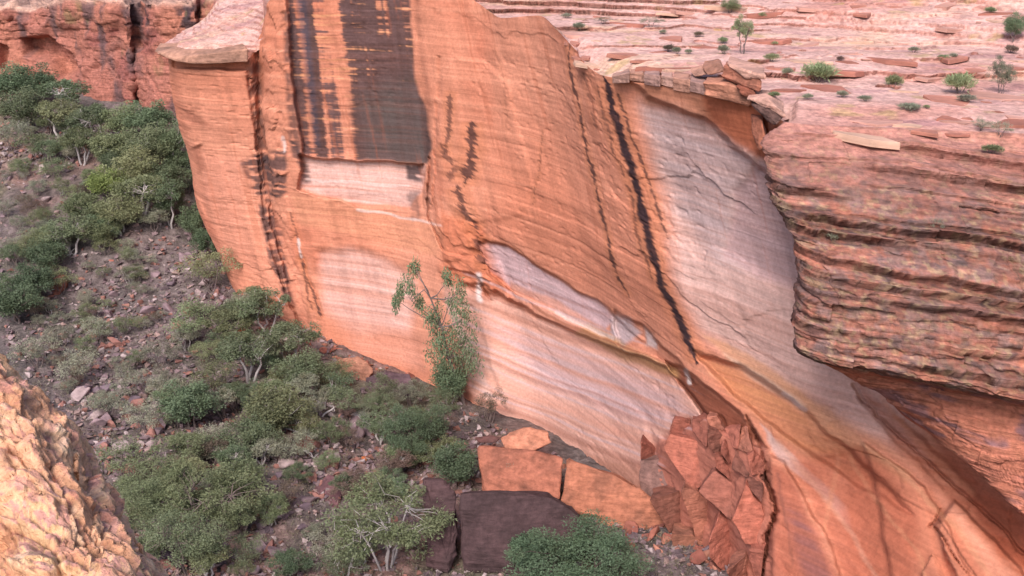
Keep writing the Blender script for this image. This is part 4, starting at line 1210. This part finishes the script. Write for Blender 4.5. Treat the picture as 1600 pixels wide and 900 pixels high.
# finer scree: nobody could count it
me_src = []
for k in range(6):
    pts = rng.normal(size=(9, 3))
    pts /= np.linalg.norm(pts, axis=1, keepdims=True)
    me = rock_from_points('stone', pts * [0.5, 0.4, 0.28], VMAT[0], 0, 0, 0)[0]
    n = len(me.vertices)
    co = np.zeros(n * 3)
    me.vertices.foreach_get('co', co)
    me.calc_loop_triangles()
    tr = np.zeros(len(me.loop_triangles) * 3, np.int32)
    me.loop_triangles.foreach_get('vertices', tr)
    me_src.append((co.reshape(-1, 3), tr.reshape(-1, 3)))
n_s = 38000
sy_ = np.exp(rng.uniform(np.log(68), np.log(195), n_s))
sx_ = rng.uniform(-0.5, 0.26, n_s) * sy_
sz_ = ground_z(sx_, sy_)
pu, pv = proj(np.stack([sx_, sy_, sz_], -1))
dens = 0.5 + 0.9 * fbm(sx_ * .06, sy_ * .06, seed=211)
ok = (in_poly(pu, pv, FLOOR_POLY, 1) > 0.5) & (rng.random(n_s) < np.clip(dens, 0.12, 1))
vs, fs, cs, base = [], [], [], 0
pal = [A(c) for c in ((146, 124, 124), (130, 110, 112), (160, 134, 126), (152, 108, 96), (112, 96, 98), (178, 160, 156))]
for x, y, z in zip(sx_[ok], sy_[ok], sz_[ok]):
    co, tr = me_src[rng.integers(6)]
    s = 0.24 + 0.85 * rng.random() ** 2.4 + 0.0018 * y
    a = rng.random() * 6.283
    t = rng.normal() * 0.4
    c, s1 = math.cos(a), math.sin(a)
    ct, st = math.cos(t), math.sin(t)
    M3 = np.array([[c, -s1, 0], [s1, c, 0], [0, 0, 1]]) @ np.array([[1, 0, 0], [0, ct, -st], [0, st, ct]])
    vs.append((co * s) @ M3.T + [x, y, z - 0.05 * s])
    fs.append(tr + base)
    base += len(co)
    cs.append(np.repeat(pal[rng.integers(6)][None] * (0.75 + 0.5 * rng.random()), len(co), 0))
scree = obj('scree', mesh_np('scree', np.concatenate(vs), np.concatenate(fs), M_SCREE, np.concatenate(cs), smooth=False))
tag(scree, 'loose grey and reddish scree covering the canyon floor', 'scree', kind='stuff')

# ------------------------------------------------------------------ things on the plateau: find the surface as built
bpy.context.view_layer.update()
DG = bpy.context.evaluated_depsgraph_get()


def surf(u, v):
    p = P(u, v, 50.0)
    d = Vector(p) - Vector((0, 0, CAMZ))
    ok_, loc, nor, i, ob, m = scene.ray_cast(DG, Vector((0, 0, CAMZ)), d.normalized())
    return (np.array(loc), ob.name, np.array(nor)) if ok_ else (None, '', None)


spots = []
for k in range(420):
    u, v = rng.uniform(800, 1600), rng.uniform(4, 215)
    p, on, nor = surf(u, v)
    if p is not None and on in ('plateau', 'rock_ledge') and abs(nor[2]) > 0.6 and rng.random() < 0.42 and not (1120 < u < 1310 and v > 150):
        spots.append((p, on))
for p, on in spots:
    sz = 0.8 + 3.4 * rng.random() ** 1.8
    o = drop('slab', VSLAB[rng.integers(8)], p, sz, 0.05, parent=plateau if on == 'plateau' else ledge, sink=0.10)
    o.rotation_euler[2] = rng.normal() * 0.4
    o.scale[0] *= 1.5
    o.scale[2] *= 0.75

# ------------------------------------------------------------------ vegetation
def leaf_mat(name, rgb, var=0.25, hue=0.03):
    m, nt, b = new_mat(name, 0.6, 0.25)
    L = nt.links.new
    at = nd(nt, 'ShaderNodeAttribute', attribute_name='tint')
    oi = nd(nt, 'ShaderNodeObjectInfo')
    hs = nd(nt, 'ShaderNodeHueSaturation')
    base = nd(nt, 'ShaderNodeMix', data_type='RGBA', blend_type='MULTIPLY')
    base.inputs[0].default_value = 1.0
    base.inputs[6].default_value = (*A(rgb), 1)
    L(at.outputs['Color'], base.inputs[7])
    m1 = nd(nt, 'ShaderNodeMapRange')
    m1.inputs[3].default_value, m1.inputs[4].default_value = 1 - var, 1 + var
    L(oi.outputs['Random'], m1.inputs[0])
    m2 = nd(nt, 'ShaderNodeMapRange')
    m2.inputs[3].default_value, m2.inputs[4].default_value = 0.5 + hue, 0.5 - hue
    wn_ = nd(nt, 'ShaderNodeTexWhiteNoise', noise_dimensions='1D')
    L(oi.outputs['Random'], wn_.inputs['W'])
    L(wn_.outputs['Value'], m2.inputs[0])
    L(m1.outputs[0], hs.inputs['Value'])
    L(m2.outputs[0], hs.inputs['Hue'])
    L(base.outputs[2], hs.inputs['Color'])
    L(hs.outputs['Color'], b.inputs['Base Color'])
    tr = nd(nt, 'ShaderNodeBsdfTranslucent')
    L(hs.outputs['Color'], tr.inputs['Color'])
    mx = nd(nt, 'ShaderNodeMixShader')
    mx.inputs[0].default_value = 0.25
    L(b.outputs[0], mx.inputs[1])
    L(tr.outputs[0], mx.inputs[2])
    L(mx.outputs[0], nt.nodes['Material Output'].inputs['Surface'])
    return m


LEAF = {'dark': leaf_mat('dark_leaf', (128, 142, 108)), 'mid': leaf_mat('mid_leaf', (144, 152, 112)), 'grey': leaf_mat('grey_green_leaf', (166, 166, 142)),
        'bright': leaf_mat('bright_leaf', (150, 168, 100)), 'lush': leaf_mat('lush_leaf', (116, 136, 104)), 'brown': leaf_mat('brown_leaf', (140, 120, 106)), 'pale': leaf_mat('pale_leaf', (166, 174, 130))}
WOODM = {'pale': stone_mat((206, 196, 190), bedding=0.15, bump=0.3), 'grey': stone_mat((138, 122, 116), bedding=0.2, bump=0.3), 'dark': stone_mat((96, 80, 76), bedding=0.2, bump=0.3)}


def tube(path, radii, sides=5):
    path = np.array(path, float)
    vs, fs = [], []
    n = len(path)
    for i in range(n):
        t = path[min(i + 1, n - 1)] - path[max(i - 1, 0)]
        t /= np.linalg.norm(t) + 1e-9
        a = np.cross(t, [0.3, 0.9, 0.2])
        a /= np.linalg.norm(a) + 1e-9
        b = np.cross(t, a)
        for k in range(sides):
            w = 2 * math.pi * k / sides
            vs.append(path[i] + (a * math.cos(w) + b * math.sin(w)) * radii[i])
    for i in range(n - 1):
        for k in range(sides):
            fs.append((i * sides + k, i * sides + (k + 1) % sides, (i + 1) * sides + (k + 1) % sides, (i + 1) * sides + k))
    return np.array(vs), np.array(fs)


def wiggle(a, b, n, amt, g):
    t = np.linspace(0, 1, n)[:, None]
    p = np.array(a) * (1 - t) + np.array(b) * t
    p[1:-1] += g.normal(size=(n - 2, 3)) * amt
    return p


def join(parts):
    vs, fs, b = [], [], 0
    for v, f in parts:
        vs.append(v)
        fs.append(f + b)
        b += len(v)
    return np.concatenate(vs), np.concatenate(fs)


def leaves(centres, radii, n_each, length, width, g, droop=0.0, flat=0.8):
    """Leaf-sized blades in clumps; each clump has its own tone."""
    vs, cs = [], []
    for c, r in zip(centres, radii):
        n = n_each
        d = g.normal(size=(n, 3))
        d /= np.linalg.norm(d, axis=1, keepdims=True)
        p = c + d * (r * g.random((n, 1)) ** 0.45) * [1, 1, flat]
        a = g.normal(size=(n, 3)) + d * 0.8
        a[:, 2] -= droop
        a /= np.linalg.norm(a, axis=1, keepdims=True)
        b = np.cross(a, g.normal(size=(n, 3)))
        b /= np.linalg.norm(b, axis=1, keepdims=True) + 1e-9
        ln = length * (0.6 + 0.8 * g.random((n, 1)))
        wd = width * (0.6 + 0.8 * g.random((n, 1)))
        q = np.stack([p, p + a * ln * 0.5 + b * wd * 0.5, p + a * ln, p + a * ln * 0.5 - b * wd * 0.5], 1)
        vs.append(q.reshape(-1, 3))
        tone = (0.72 + 0.5 * g.random()) * (0.8 + 0.4 * g.random((n, 1)))
        tint = np.concatenate([tone * (0.95 + 0.12 * g.random()), tone, tone * (0.92 + 0.1 * g.random())], 1)
        cs.append(np.repeat(tint[:, None], 4, 1).reshape(-1, 3))
    v = np.concatenate(vs)
    f = np.arange(len(v)).reshape(-1, 4)
    return v, f, np.concatenate(cs)


def make_plant(kind, seed):
    """Unit plant (1 wide, 1 high, base at the origin): wood and crown meshes."""
    g = np.random.default_rng(seed)
    wood = []
    if kind in ('round', 'airy', 'low', 'dense', 'spread'):
        nc = {'round': 46, 'airy': 34, 'low': 30, 'dense': 90, 'spread': 60}[kind]
        zlo = {'round': 0.22, 'airy': 0.40, 'low': 0.22, 'dense': 0.15, 'spread': 0.2}[kind]
        cen, rad = [], []
        lob = g.random(5) * 6.283
        while len(cen) < nc:
            d = g.normal(size=3)
            d /= np.linalg.norm(d)
            ang = math.atan2(d[1], d[0])
            out = 0.82 + 0.18 * math.sin(2 * ang + lob[0]) + 0.12 * math.sin(3 * ang + lob[1])
            r = (0.35 + 0.65 * g.random() ** 0.5) * out
            z = zlo + (1 - zlo) * (0.5 + 0.5 * d[2] * r) * (0.85 + 0.2 * g.random())
            cen.append([0.42 * r * d[0] * (1.12 if kind == 'low' else 1), 0.42 * r * d[1], z * 0.93])
            rad.append({'round': 0.115, 'airy': 0.085, 'low': 0.10, 'dense': 0.085, 'spread': 0.075}[kind] * (0.7 + 0.7 * g.random()))
        n_each = {'round': 190, 'airy': 165, 'low': 100, 'dense': 330, 'spread': 200}[kind]
        ll, lw_ = {'round': (0.034, 0.016), 'airy': (0.036, 0.014), 'low': (0.034, 0.013), 'dense': (0.019, 0.008), 'spread': (0.022, 0.008)}[kind]
        v, f, c = leaves(np.array(cen), rad, n_each, ll, lw_, g, 0.5 if kind in ('airy', 'spread') else 0.0)
        nst = {'round': 2, 'airy': 3, 'low': 5, 'dense': 3, 'spread': 5}[kind]
        tops = []
        for k in range(nst):
            a = 6.283 * k / nst + g.random()
            top = np.array([0.16 * math.cos(a), 0.16 * math.sin(a), 0.42 + 0.15 * g.random()])
            th = {'round': 0.02, 'airy': 0.024, 'low': 0.011, 'dense': 0.014, 'spread': 0.010}[kind]
            wood.append(tube(wiggle([0.02 * math.cos(a), 0.02 * math.sin(a), -0.06], top, 5, 0.025, g), [th, th * .9, th * .8, th * .65, th * .5]))
            tops.append((top, th * 0.5))
        for c_ in cen[::1 if kind in ('airy', 'spread') else 2]:
            t, th = min(tops, key=lambda q: np.linalg.norm(q[0] - c_))
            wood.append(tube(wiggle(t, c_, 4, 0.03, g), [th * .8, th * .6, th * .45, th * .2], 4))
    elif kind == 'gum':                                         # slender, leaning, hanging foliage
        trunk = np.array([[0.30, 0, -0.05], [0.22, 0, 0.12], [0.10, 0.02, 0.32], [0.02, 0.02, 0.55], [-0.10, 0, 0.75], [-0.26, 0, 0.95]])
        wood.append(tube(trunk, [0.024, 0.021, 0.017, 0.013, 0.008, 0.004]))
        cen, rad = [], []
        spec = [(-.30, .0, .96, .07), (-.42, .1, .78, .07), (-.5, 0, .74, .06), (-.36, -.1, .80, .07), (-.20, .1, .70, .08), (-.08, 0, .64, .10), (-.14, -.1, .62, .08), (.18, .1, .74, .10), (.26, 0, .80, .09), (.30, -.1, .66, .11),
                (.12, .05, .86, .06), (.22, -.05, .58, .12), (.32, .1, .52, .12), (.10, 0, .50, .12), (-.05, .1, .46, .12), (.0, -.1, .40, .13), (.18, 0, .40, .14), (.32, -.05, .40, .13), (.08, .15, .33, .13), (-.12, 0, .36, .11), (.25, .1, .30, .14), (.4, 0, .28, .12), (.05, -.1, .28, .12)]
        for x, y, z, r in spec:
            for j in range(2):
                q = np.array([x, y, z]) + g.normal(size=3) * 0.035
                cen.append(q)
                rad.append(r * (0.7 + 0.4 * g.random()))
            i = int(np.argmin(np.abs(trunk[:, 2] - (z - 0.14))))
            wood.append(tube(wiggle(trunk[i], [x, y, z], 4, 0.02, g), [0.006, 0.005, 0.0035, 0.0015], 4))
        v, f, c = leaves(np.array(cen), np.array(rad) * 0.85, 150, 0.028, 0.010, g, 0.9, 1.2)
    elif kind == 'tuft':
        cen = [[0.3 * math.cos(a) * r, 0.3 * math.sin(a) * r, 0.35 + 0.25 * (1 - r)] for a, r in zip(g.random(16) * 6.283, g.random(16) ** .5)]
        v, f, c = leaves(np.array(cen), [0.2] * 16, 70, 0.22, 0.028, g, -1.6)
        for k in range(3):
            wood.append(tube(wiggle([0, 0, -0.1], [0.2 * math.cos(2.1 * k), 0.2 * math.sin(2.1 * k), 0.4], 3, 0.02, g), [0.03, 0.02, 0.01], 4))
    wv_, wf_ = join(wood)
    return wv_, wf_, v, f, c


PLANT = {}


def plant_mesh(kind, i):
    if (kind, i) not in PLANT:
        wv_, wf_, v, f, c = make_plant(kind, 300 + 17 * i + sum(map(ord, kind)))
        PLANT[(kind, i)] = (mesh_np('trunk', wv_, wf_, WOODM['grey']), mesh_np('crown', v, f, LEAF['mid'], c, smooth=False))
    return PLANT[(kind, i)]


def plant(name, kind, i, leaf, wood, p, w, h, label, cat, group=None, rot=None):
    e = bpy.data.objects.new(name, None)
    COL.objects.link(e)
    e.location = p
    e.scale = (w, w, h)
    e.rotation_euler = (0, 0, rng.random() * 6.283 if rot is None else rot)
    e.empty_display_size = 0.2
    tm, cm = plant_mesh(kind, i)
    for nm_, me_, mt_ in (('trunk', tm, WOODM[wood]), ('crown', cm, LEAF[leaf])):
        o = obj(nm_, me_, e)
        o.material_slots[0].link = 'OBJECT'
        o.material_slots[0].material = mt_
    tag(e, label, cat, group)
    return e


def px_size(p, px):
    return px * (p[1] * CP - (p[2] - CAMZ) * SP) / FPX


THICK = ('dense dark green bush in the thicket under the far canyon wall', 'thicket under the far wall')
SLOPE = ('rounded bush on the talus between the thicket and the cliff corner', 'bushes along the talus')
LOWS = ('low grey-green shrub scattered over the left scree slope', 'low shrubs on the scree')
MIDB = ('leafy green bush in the belt below the cliff corner', 'bushes below the cliff corner')
LOWB = ('large olive bush in the shaded hollow beyond the rim rock', 'bushes in the lower hollow')
VEG = [  # u, v (centre), width, height in picture units, kind, leaf, wood, label or shared label
    (15, 150, 86, 62, 'round', 'dark', 'pale', THICK), (60, 145, 84, 62, 'round', 'dark', 'pale', THICK), (105, 165, 86, 62, 'airy', 'dark', 'pale', THICK), (38, 188, 84, 54, 'round', 'dark', 'pale', THICK), (98, 200, 84, 58, 'airy', 'mid', 'pale', THICK),
    (150, 204, 84, 62, 'airy', 'dark', 'pale', THICK), (195, 202, 74, 58, 'round', 'mid', 'pale', THICK), (240, 198, 84, 72, 'round', 'dark', 'pale', THICK), (20, 220, 64, 42, 'low', 'grey', 'grey', LOWS), (64, 238, 66, 44, 'low', 'mid', 'grey', LOWS),
    (130, 238, 76, 54, 'airy', 'mid', 'pale', THICK), (182, 243, 86, 58, 'round', 'mid', 'pale', THICK), (232, 242, 84, 62, 'round', 'dark', 'pale', THICK), (272, 236, 62, 74, 'round', 'dark', 'pale', THICK), (266, 284, 66, 62, 'round', 'dark', 'grey', THICK), (214, 278, 82, 60, 'round', 'mid', 'pale', THICK),
    (172, 296, 72, 58, 'round', 'bright', 'grey', 'bright yellow-green bush standing out in the left thicket'), (226, 314, 96, 80, 'airy', 'mid', 'pale', 'broad green tree with pale limbs below the bright yellow-green bush'), (268, 325, 74, 84, 'airy', 'dark', 'pale', 'tall dark gum with pale trunk nearest the cliff corner'),
    (190, 345, 84, 58, 'round', 'mid', 'pale', SLOPE), (130, 335, 74, 50, 'round', 'mid', 'grey', SLOPE), (112, 378, 84, 58, 'airy', 'dark', 'pale', 'dark bush with white bare limbs on the left talus'), (160, 370, 62, 50, 'round', 'mid', 'pale', SLOPE), (78, 405, 74, 58, 'round', 'lush', 'grey', SLOPE),
    (58, 450, 76, 60, 'round', 'lush', 'grey', SLOPE), (28, 485, 86, 60, 'round', 'lush', 'grey', SLOPE), (96, 446, 56, 36, 'low', 'mid', 'grey', LOWS), (-5, 455, 56, 52, 'airy', 'dark', 'pale', SLOPE), (304, 358, 52, 60, 'round', 'dark', 'grey', SLOPE), (322, 386, 46, 56, 'round', 'dark', 'grey', SLOPE),
    (332, 434, 88, 58, 'low', 'mid', 'grey', 'wide grey-green bush tucked against the cliff corner foot'), (306, 512, 90, 62, 'low', 'mid', 'grey', MIDB), (362, 522, 84, 74, 'airy', 'mid', 'grey', MIDB), (418, 500, 92, 92, 'airy', 'dark', 'pale', 'tall dark bush against the wall foot above the orange outcrop'),
    (392, 566, 104, 84, 'airy', 'dark', 'pale', MIDB), (455, 545, 96, 86, 'airy', 'dark', 'pale', 'bush with pale bare limbs at the wall foot'), (474, 590, 84, 66, 'round', 'dark', 'grey', MIDB), (300, 640, 96, 86, 'round', 'lush', 'grey', 'round green bush in the middle of the left slope'), (332, 600, 84, 60, 'low', 'mid', 'grey', MIDB),
    (262, 606, 66, 50, 'low', 'grey', 'grey', LOWS), (432, 655, 116, 92, 'round', 'mid', 'pale', 'broad dark green bush left of the white dead branch'), (398, 695, 92, 62, 'round', 'dark', 'grey', MIDB), (344, 692, 74, 62, 'low', 'grey', 'grey', LOWS), (205, 606, 62, 46, 'low', 'grey', 'grey', LOWS),
    (122, 582, 72, 48, 'low', 'grey', 'grey', LOWS), (60, 560, 70, 40, 'low', 'grey', 'grey', LOWS), (152, 525, 58, 34, 'low', 'grey', 'grey', LOWS), (196, 512, 46, 34, 'low', 'mid', 'grey', LOWS), (100, 530, 50, 32, 'low', 'grey', 'grey', LOWS), (172, 640, 60, 40, 'low', 'grey', 'grey', LOWS), (224, 660, 70, 50, 'low', 'grey', 'grey', LOWS),
    (134, 545, 44, 30, 'low', 'mid', 'grey', LOWS), (250, 560, 60, 40, 'low', 'grey', 'grey', LOWS), (12, 330, 40, 26, 'low', 'grey', 'grey', LOWS), (60, 300, 40, 26, 'low', 'grey', 'grey', LOWS), (30, 270, 40, 26, 'low', 'mid', 'grey', LOWS), (90, 270, 50, 34, 'low', 'mid', 'grey', LOWS), (20, 390, 40, 26, 'low', 'grey', 'grey', LOWS), (60, 350, 40, 26, 'low', 'mid', 'grey', LOWS),
    (196, 730, 90, 66, 'low', 'mid', 'grey', LOWB), (250, 772, 150, 104, 'dense', 'mid', 'grey', LOWB), (335, 790, 165, 125, 'spread', 'mid', 'grey', 'widest olive bush in the shaded hollow with grey limbs showing'), (222, 848, 110, 90, 'low', 'mid', 'grey', LOWB), (292, 866, 150, 84, 'spread', 'dark', 'grey', LOWB), (372, 760, 92, 80, 'round', 'mid', 'grey', LOWB), (384, 866, 70, 60, 'low', 'dark', 'grey', LOWB),
    (284, 716, 90, 60, 'low', 'mid', 'grey', LOWB), (476, 700, 60, 44, 'low', 'grey', 'grey', LOWS), (446, 776, 60, 50, 'low', 'brown', 'grey', 'brownish twiggy shrub in the rubble chute'),
    (652, 684, 112, 108, 'dense', 'lush', 'dark', 'lush round green bush left of the long orange block'), (712, 734, 92, 74, 'round', 'lush', 'dark', 'smaller round green bush touching the end of the long orange block'), (604, 834, 205, 150, 'spread', 'mid', 'pale', 'wide grey-green gum with white spreading limbs at bottom centre'),
    (908, 896, 205, 90, 'dense', 'lush', 'dark', 'big lush green bush at the bottom edge in front of the dark block'), (826, 872, 84, 78, 'round', 'lush', 'dark', 'left lobe of green bush in front of the big dark block'), (452, 892, 66, 36, 'round', 'lush', 'grey', 'small bright green bush at the bottom edge by the tilted slab'),
    (766, 640, 50, 56, 'low', 'brown', 'grey', 'brownish dry shrub at the wall foot right of the slender gum'), (704, 606, 76, 76, 'round', 'dark', 'pale', 'dark bush at the foot of the slender gum tree'), (530, 612, 66, 60, 'low', 'dark', 'pale', MIDB), (600, 610, 60, 50, 'low', 'dark', 'grey', MIDB), (545, 690, 50, 36, 'low', 'brown', 'grey', 'small brown shrub beside the bright orange upright stone'),
    (620, 720, 60, 50, 'round', 'mid', 'grey', 'small olive bush under the lush round green bush'), (800, 746, 56, 60, 'low', 'grey', 'grey', 'pale twiggy shrub in front of the long orange block'),
]
FILL = [([(0, 170), (170, 190), (290, 250), (310, 350), (230, 360), (120, 400), (60, 470), (0, 500), (0, 400), (90, 330), (120, 260), (0, 230)], 34, ('small bush filling the thicket on the left talus', 'understorey of the left thicket'), ('round', 'airy', 'low'), ('dark', 'mid', 'dark', 'grey'), 44),
        ([(270, 480), (400, 470), (500, 560), (480, 680), (380, 740), (260, 720), (230, 600)], 40, ('small bush in the belt of scrub below the cliff corner', 'scrub below the cliff corner'), ('airy', 'low', 'airy'), ('dark', 'mid', 'grey', 'grey'), 52),
        ([(190, 700), (400, 700), (430, 800), (410, 900), (230, 900)], 24, ('small olive bush in the scrub of the lower hollow', 'scrub of the lower hollow'), ('airy', 'low', 'airy'), ('mid', 'grey', 'brown', 'mid'), 58),
        ([(480, 570), (640, 610), (740, 650), (700, 720), (640, 780), (560, 780), (440, 760), (440, 660)], 30, ('ragged small bush in the rubble between the wall foot and the dark blocks', 'scrub in the central rubble'), ('airy', 'low', 'spread'), ('dark', 'grey', 'mid', 'brown', 'dark'), 56),
        ([(410, 860), (480, 840), (560, 800), (720, 880), (700, 900), (420, 905)], 9, ('ragged bush along the bottom edge near the white-limbed gum', 'scrub at the bottom edge'), ('airy', 'low'), ('dark', 'mid', 'grey'), 60),
        ([(0, 240), (110, 260), (250, 420), (280, 560), (180, 640), (90, 620), (60, 520)], 75, ('tiny grey shrub between stones on the open scree', 'tiny shrubs on the open scree'), ('low',), ('grey', 'grey', 'brown', 'mid'), 34)]
for poly, n, lab, kinds, lv_, size in FILL:
    pa = np.array(poly, float)
    k = 0
    while k < n:
        u, v = pa.min(0) + rng.random(2) * np.ptp(pa, axis=0)
        if in_poly(np.array([u]), np.array([v]), poly, 0.5)[0] > 0.5:
            w = size * (0.6 + 0.7 * rng.random())
            VEG.append((u, v, w, w * 0.7, kinds[k % len(kinds)], lv_[k % len(lv_)], 'pale' if k % 3 == 0 else 'grey', lab))
            k += 1
ORD = 'first second third fourth fifth sixth seventh eighth ninth tenth eleventh twelfth thirteenth fourteenth fifteenth sixteenth seventeenth eighteenth nineteenth twentieth twenty-first twenty-second twenty-third twenty-fourth'.split()
SHORT = {THICK: 'dense dark green bush in the thicket under the far wall, %s from left', SLOPE: 'rounded bush between the thicket and the cliff corner, %s from left', LOWS: 'low grey-green shrub on the left scree slope, %s from left',
         MIDB: 'leafy green bush in the belt below the cliff corner, %s from left', LOWB: 'large olive bush in the hollow beyond the rim rock, %s from left'}
RANK = {}
for key in SHORT:
    for r_, i_ in enumerate(sorted((i for i, q in enumerate(VEG) if q[7] == key), key=lambda i: VEG[i][0])):
        RANK[i_] = (SHORT[key] % ORD[r_], key[1])
for n, (u, v, w, h, kind, leaf, wood, lab) in enumerate(VEG):
    lab = RANK.get(n, lab)
    p = hit(u, v + 0.36 * h)
    W = px_size(p, w) * 1.2
    H = max((0.5 if kind == 'dense' else 0.72) * W, (px_size(p, h) * 1.25 - 0.25 * W) / 0.88)
    grp = None
    if isinstance(lab, tuple):
        lab, grp = lab
    nm = {'round': 'bush', 'airy': 'gum_tree', 'low': 'shrub', 'dense': 'bush', 'spread': 'gum_tree'}[kind]
    plant(nm, kind, n % 3, leaf, wood, p, W, H, lab, {'bush': 'bush', 'gum_tree': 'tree', 'shrub': 'shrub'}[nm], grp)
p = hit(690, 632)
plant('gum_tree', 'gum', 0, 'dark', 'grey', p, px_size(p, 128), px_size(p, 236), 'slender leaning gum tree with drooping leaves in front of the wall', 'tree', rot=0.0)

TOPV = [  # plateau plants: u, v of the foot, width, height
    (943, 38, 30, 13, 'low', 'grey', 'low dark shrub near the back of the plateau, left of a larger one'), (1016, 42, 42, 16, 'low', 'grey', 'wider dark low shrub near the back of the plateau'), (1160, 84, 40, 58, 'airy', 'pale', 'pale green sapling with grey stem standing on the plateau'),
    (1130, 84, 20, 16, 'tuft', 'grey', 'small grey-green tuft just left of the pale sapling'), (1058, 84, 16, 12, 'tuft', 'grey', 'tiny tuft on the open plateau left of the sapling'), (1278, 128, 56, 34, 'tuft', 'pale', 'broad green grass clump on the plateau ledges'), (1396, 138, 28, 24, 'tuft', 'pale', 'round green tuft in front of the pale flat slab'),
    (1498, 146, 50, 36, 'tuft', 'pale', 'bushy green clump left of the tall grey shrub'), (1562, 146, 52, 60, 'spread', 'grey', 'tall grey-green shrub at the right side of the plateau'), (1420, 172, 38, 12, 'tuft', 'grey', 'flat grey-green cushion plant on bare pink rock'), (1532, 204, 42, 20, 'low', 'grey', 'olive cushion shrub on the right ledge, left of its twin'),
    (1562, 214, 44, 26, 'low', 'grey', 'olive cushion shrub on the right ledge, right of its twin'), (1550, 240, 34, 16, 'tuft', 'pale', 'pale tuft just below the twin olive cushions'), (1582, 66, 44, 46, 'round', 'dark', 'dark green tree in the notch at the upper right corner'), (1140, 20, 40, 20, 'round', 'mid', 'green shrub at the top edge of the plateau'), (1352, 158, 24, 10, 'tuft', 'grey', 'small grey tuft below the broad clump'),
    (1300, 376, 26, 20, 'tuft', 'grey', 'small grey-green tuft in a crack on the ledge face'), (1462, 372, 26, 34, 'low', 'grey', 'grey twiggy shrub rooted in the ledge face'), (1428, 82, 20, 10, 'tuft', 'grey', 'tiny tuft on the pink rock near the back ledge'), (1206, 96, 26, 14, 'tuft', 'pale', 'pale tuft right of the sapling'), (1230, 118, 20, 14, 'tuft', 'grey', 'grey tuft left of the broad green clump'),
    (1474, 96, 22, 12, 'tuft', 'pale', 'pale tuft above the bushy green clump'), (885, 28, 18, 8, 'tuft', 'grey', 'tiny tuft at the far left of the open plateau'), (1316, 152, 20, 12, 'tuft', 'grey', 'grey tuft on the ledge step under the pale slab'), (1210, 152, 20, 10, 'tuft', 'pale', 'pale tuft on the lip by the jutting slabs'), (1510, 160, 30, 14, 'tuft', 'grey', 'grey cushion at the foot of the bushy green clump')]
for k in range(14):
    u = rng.uniform(900, 1590)
    v = rng.uniform(20, np.interp(u, [900, 960, 1200, 1240, 1600], [60, 95, 100, 170, 235]))
    w = 10 + 14 * rng.random()
    TOPV.append((u, v, w, w * 0.6, 'tuft', ('grey', 'pale', 'brown')[k % 3], 'tiny dry tuft in a joint of the pink plateau rock'))
hits = [surf(u, v)[0] for u, v, *_ in TOPV]
for n, ((u, v, w, h, kind, leaf, lab), p) in enumerate(zip(TOPV, hits)):
    if p is None:
        continue
    nm = {'tuft': 'grass_tuft', 'low': 'shrub', 'airy': 'sapling', 'round': 'bush', 'spread': 'shrub'}[kind]
    plant(nm, kind, n % 2, leaf, 'grey', p, px_size(p, w) * 1.05, px_size(p, h) * 1.1, lab, {'grass_tuft': 'plant', 'shrub': 'shrub', 'sapling': 'shrub', 'bush': 'bush'}[nm], 'plants on the plateau')

# bleached dead branches
DEAD = [([(438, 664), (462, 674), (484, 682), (512, 710)], 0.13, 'white dead branch lying across the broad bush in mid canyon'), ([(494, 662), (508, 646), (536, 628)], 0.15, 'short bleached log above the dead branch'), ([(474, 704), (486, 708), (497, 722)], 0.11, 'small bleached stick below the white dead branch'),
        ([(88, 382), (104, 388), (118, 402)], 0.13, 'white fallen limb on the left talus'), ([(248, 230), (258, 227), (268, 232)], 0.16, 'white limb in the thicket near the cliff corner'), ([(0, 470), (8, 478), (10, 500)], 0.12, 'pale leaning stem at the left edge'), ([(694, 575), (712, 604), (730, 632)], 0.2, 'pale slanting trunk at the foot of the slender gum tree')]
for k, (pts, r, lab) in enumerate(DEAD):
    q = [hit(u, v) + [0, 0, 0.9] for u, v in pts]
    q[0][2] += 0.4
    ys = np.linspace(q[0][1], q[-1][1], len(q)) * 0.2 + np.mean([a[1] for a in q]) * 0.8 - 1.0
    q = np.array([P(u, v, y) for (u, v), y in zip(pts, ys)])
    g = np.random.default_rng(900 + k)
    parts = [tube(np.concatenate([wiggle(q[i], q[i + 1], 4, 0.04, g)[:-1] for i in range(len(q) - 1)] + [q[-1:]]), np.linspace(r, r * .45, 3 * (len(q) - 1) + 1), 6)]
    for j in range(3):
        a = q[min(j, len(q) - 2)] * 0.5 + q[min(j, len(q) - 2) + 1] * 0.5
        parts.append(tube(wiggle(a, a + g.normal(size=3) * [0.8, 0.4, 0.5] + [0, 0, 0.6], 4, 0.05, g), [r * .5, r * .4, r * .3, r * .12], 5))
    v_, f_ = join(parts)
    org = v_[np.argmin(v_[:, 2])].copy()
    o = obj('dead_branch', mesh_np('dead_branch', v_ - org, f_, WOODM['pale']))
    o.location = org
    tag(o, lab, 'branch', 'bleached dead branches')

# dry grass and litter between the stones
n_g = 9000
ty = np.exp(rng.uniform(np.log(68), np.log(190), n_g))
tx = rng.uniform(-0.5, 0.2, n_g) * ty
tz = ground_z(tx, ty)
pu, pv = proj(np.stack([tx, ty, tz], -1))
okg = (in_poly(pu, pv, FLOOR_POLY, 1) > 0.5) & (fbm(tx * .08, ty * .08, seed=221) > -0.25 - 0.3 * rng.random(n_g))
cen = np.stack([tx, ty, tz + 0.12], -1)[okg]
g = np.random.default_rng(55)
v_, f_, c_ = leaves(cen, 0.22 + 0.5 * g.random(len(cen)), 9, 0.30, 0.06, g, -1.2, 0.45)
gm = leaf_mat('dry_grass', (150, 142, 120), 0.0, 0.0)
tag(obj('ground_cover', mesh_np('ground_cover', v_, f_, gm, c_, smooth=False)), 'dry grass and low herbs between the stones of the canyon floor', 'ground cover', kind='stuff')
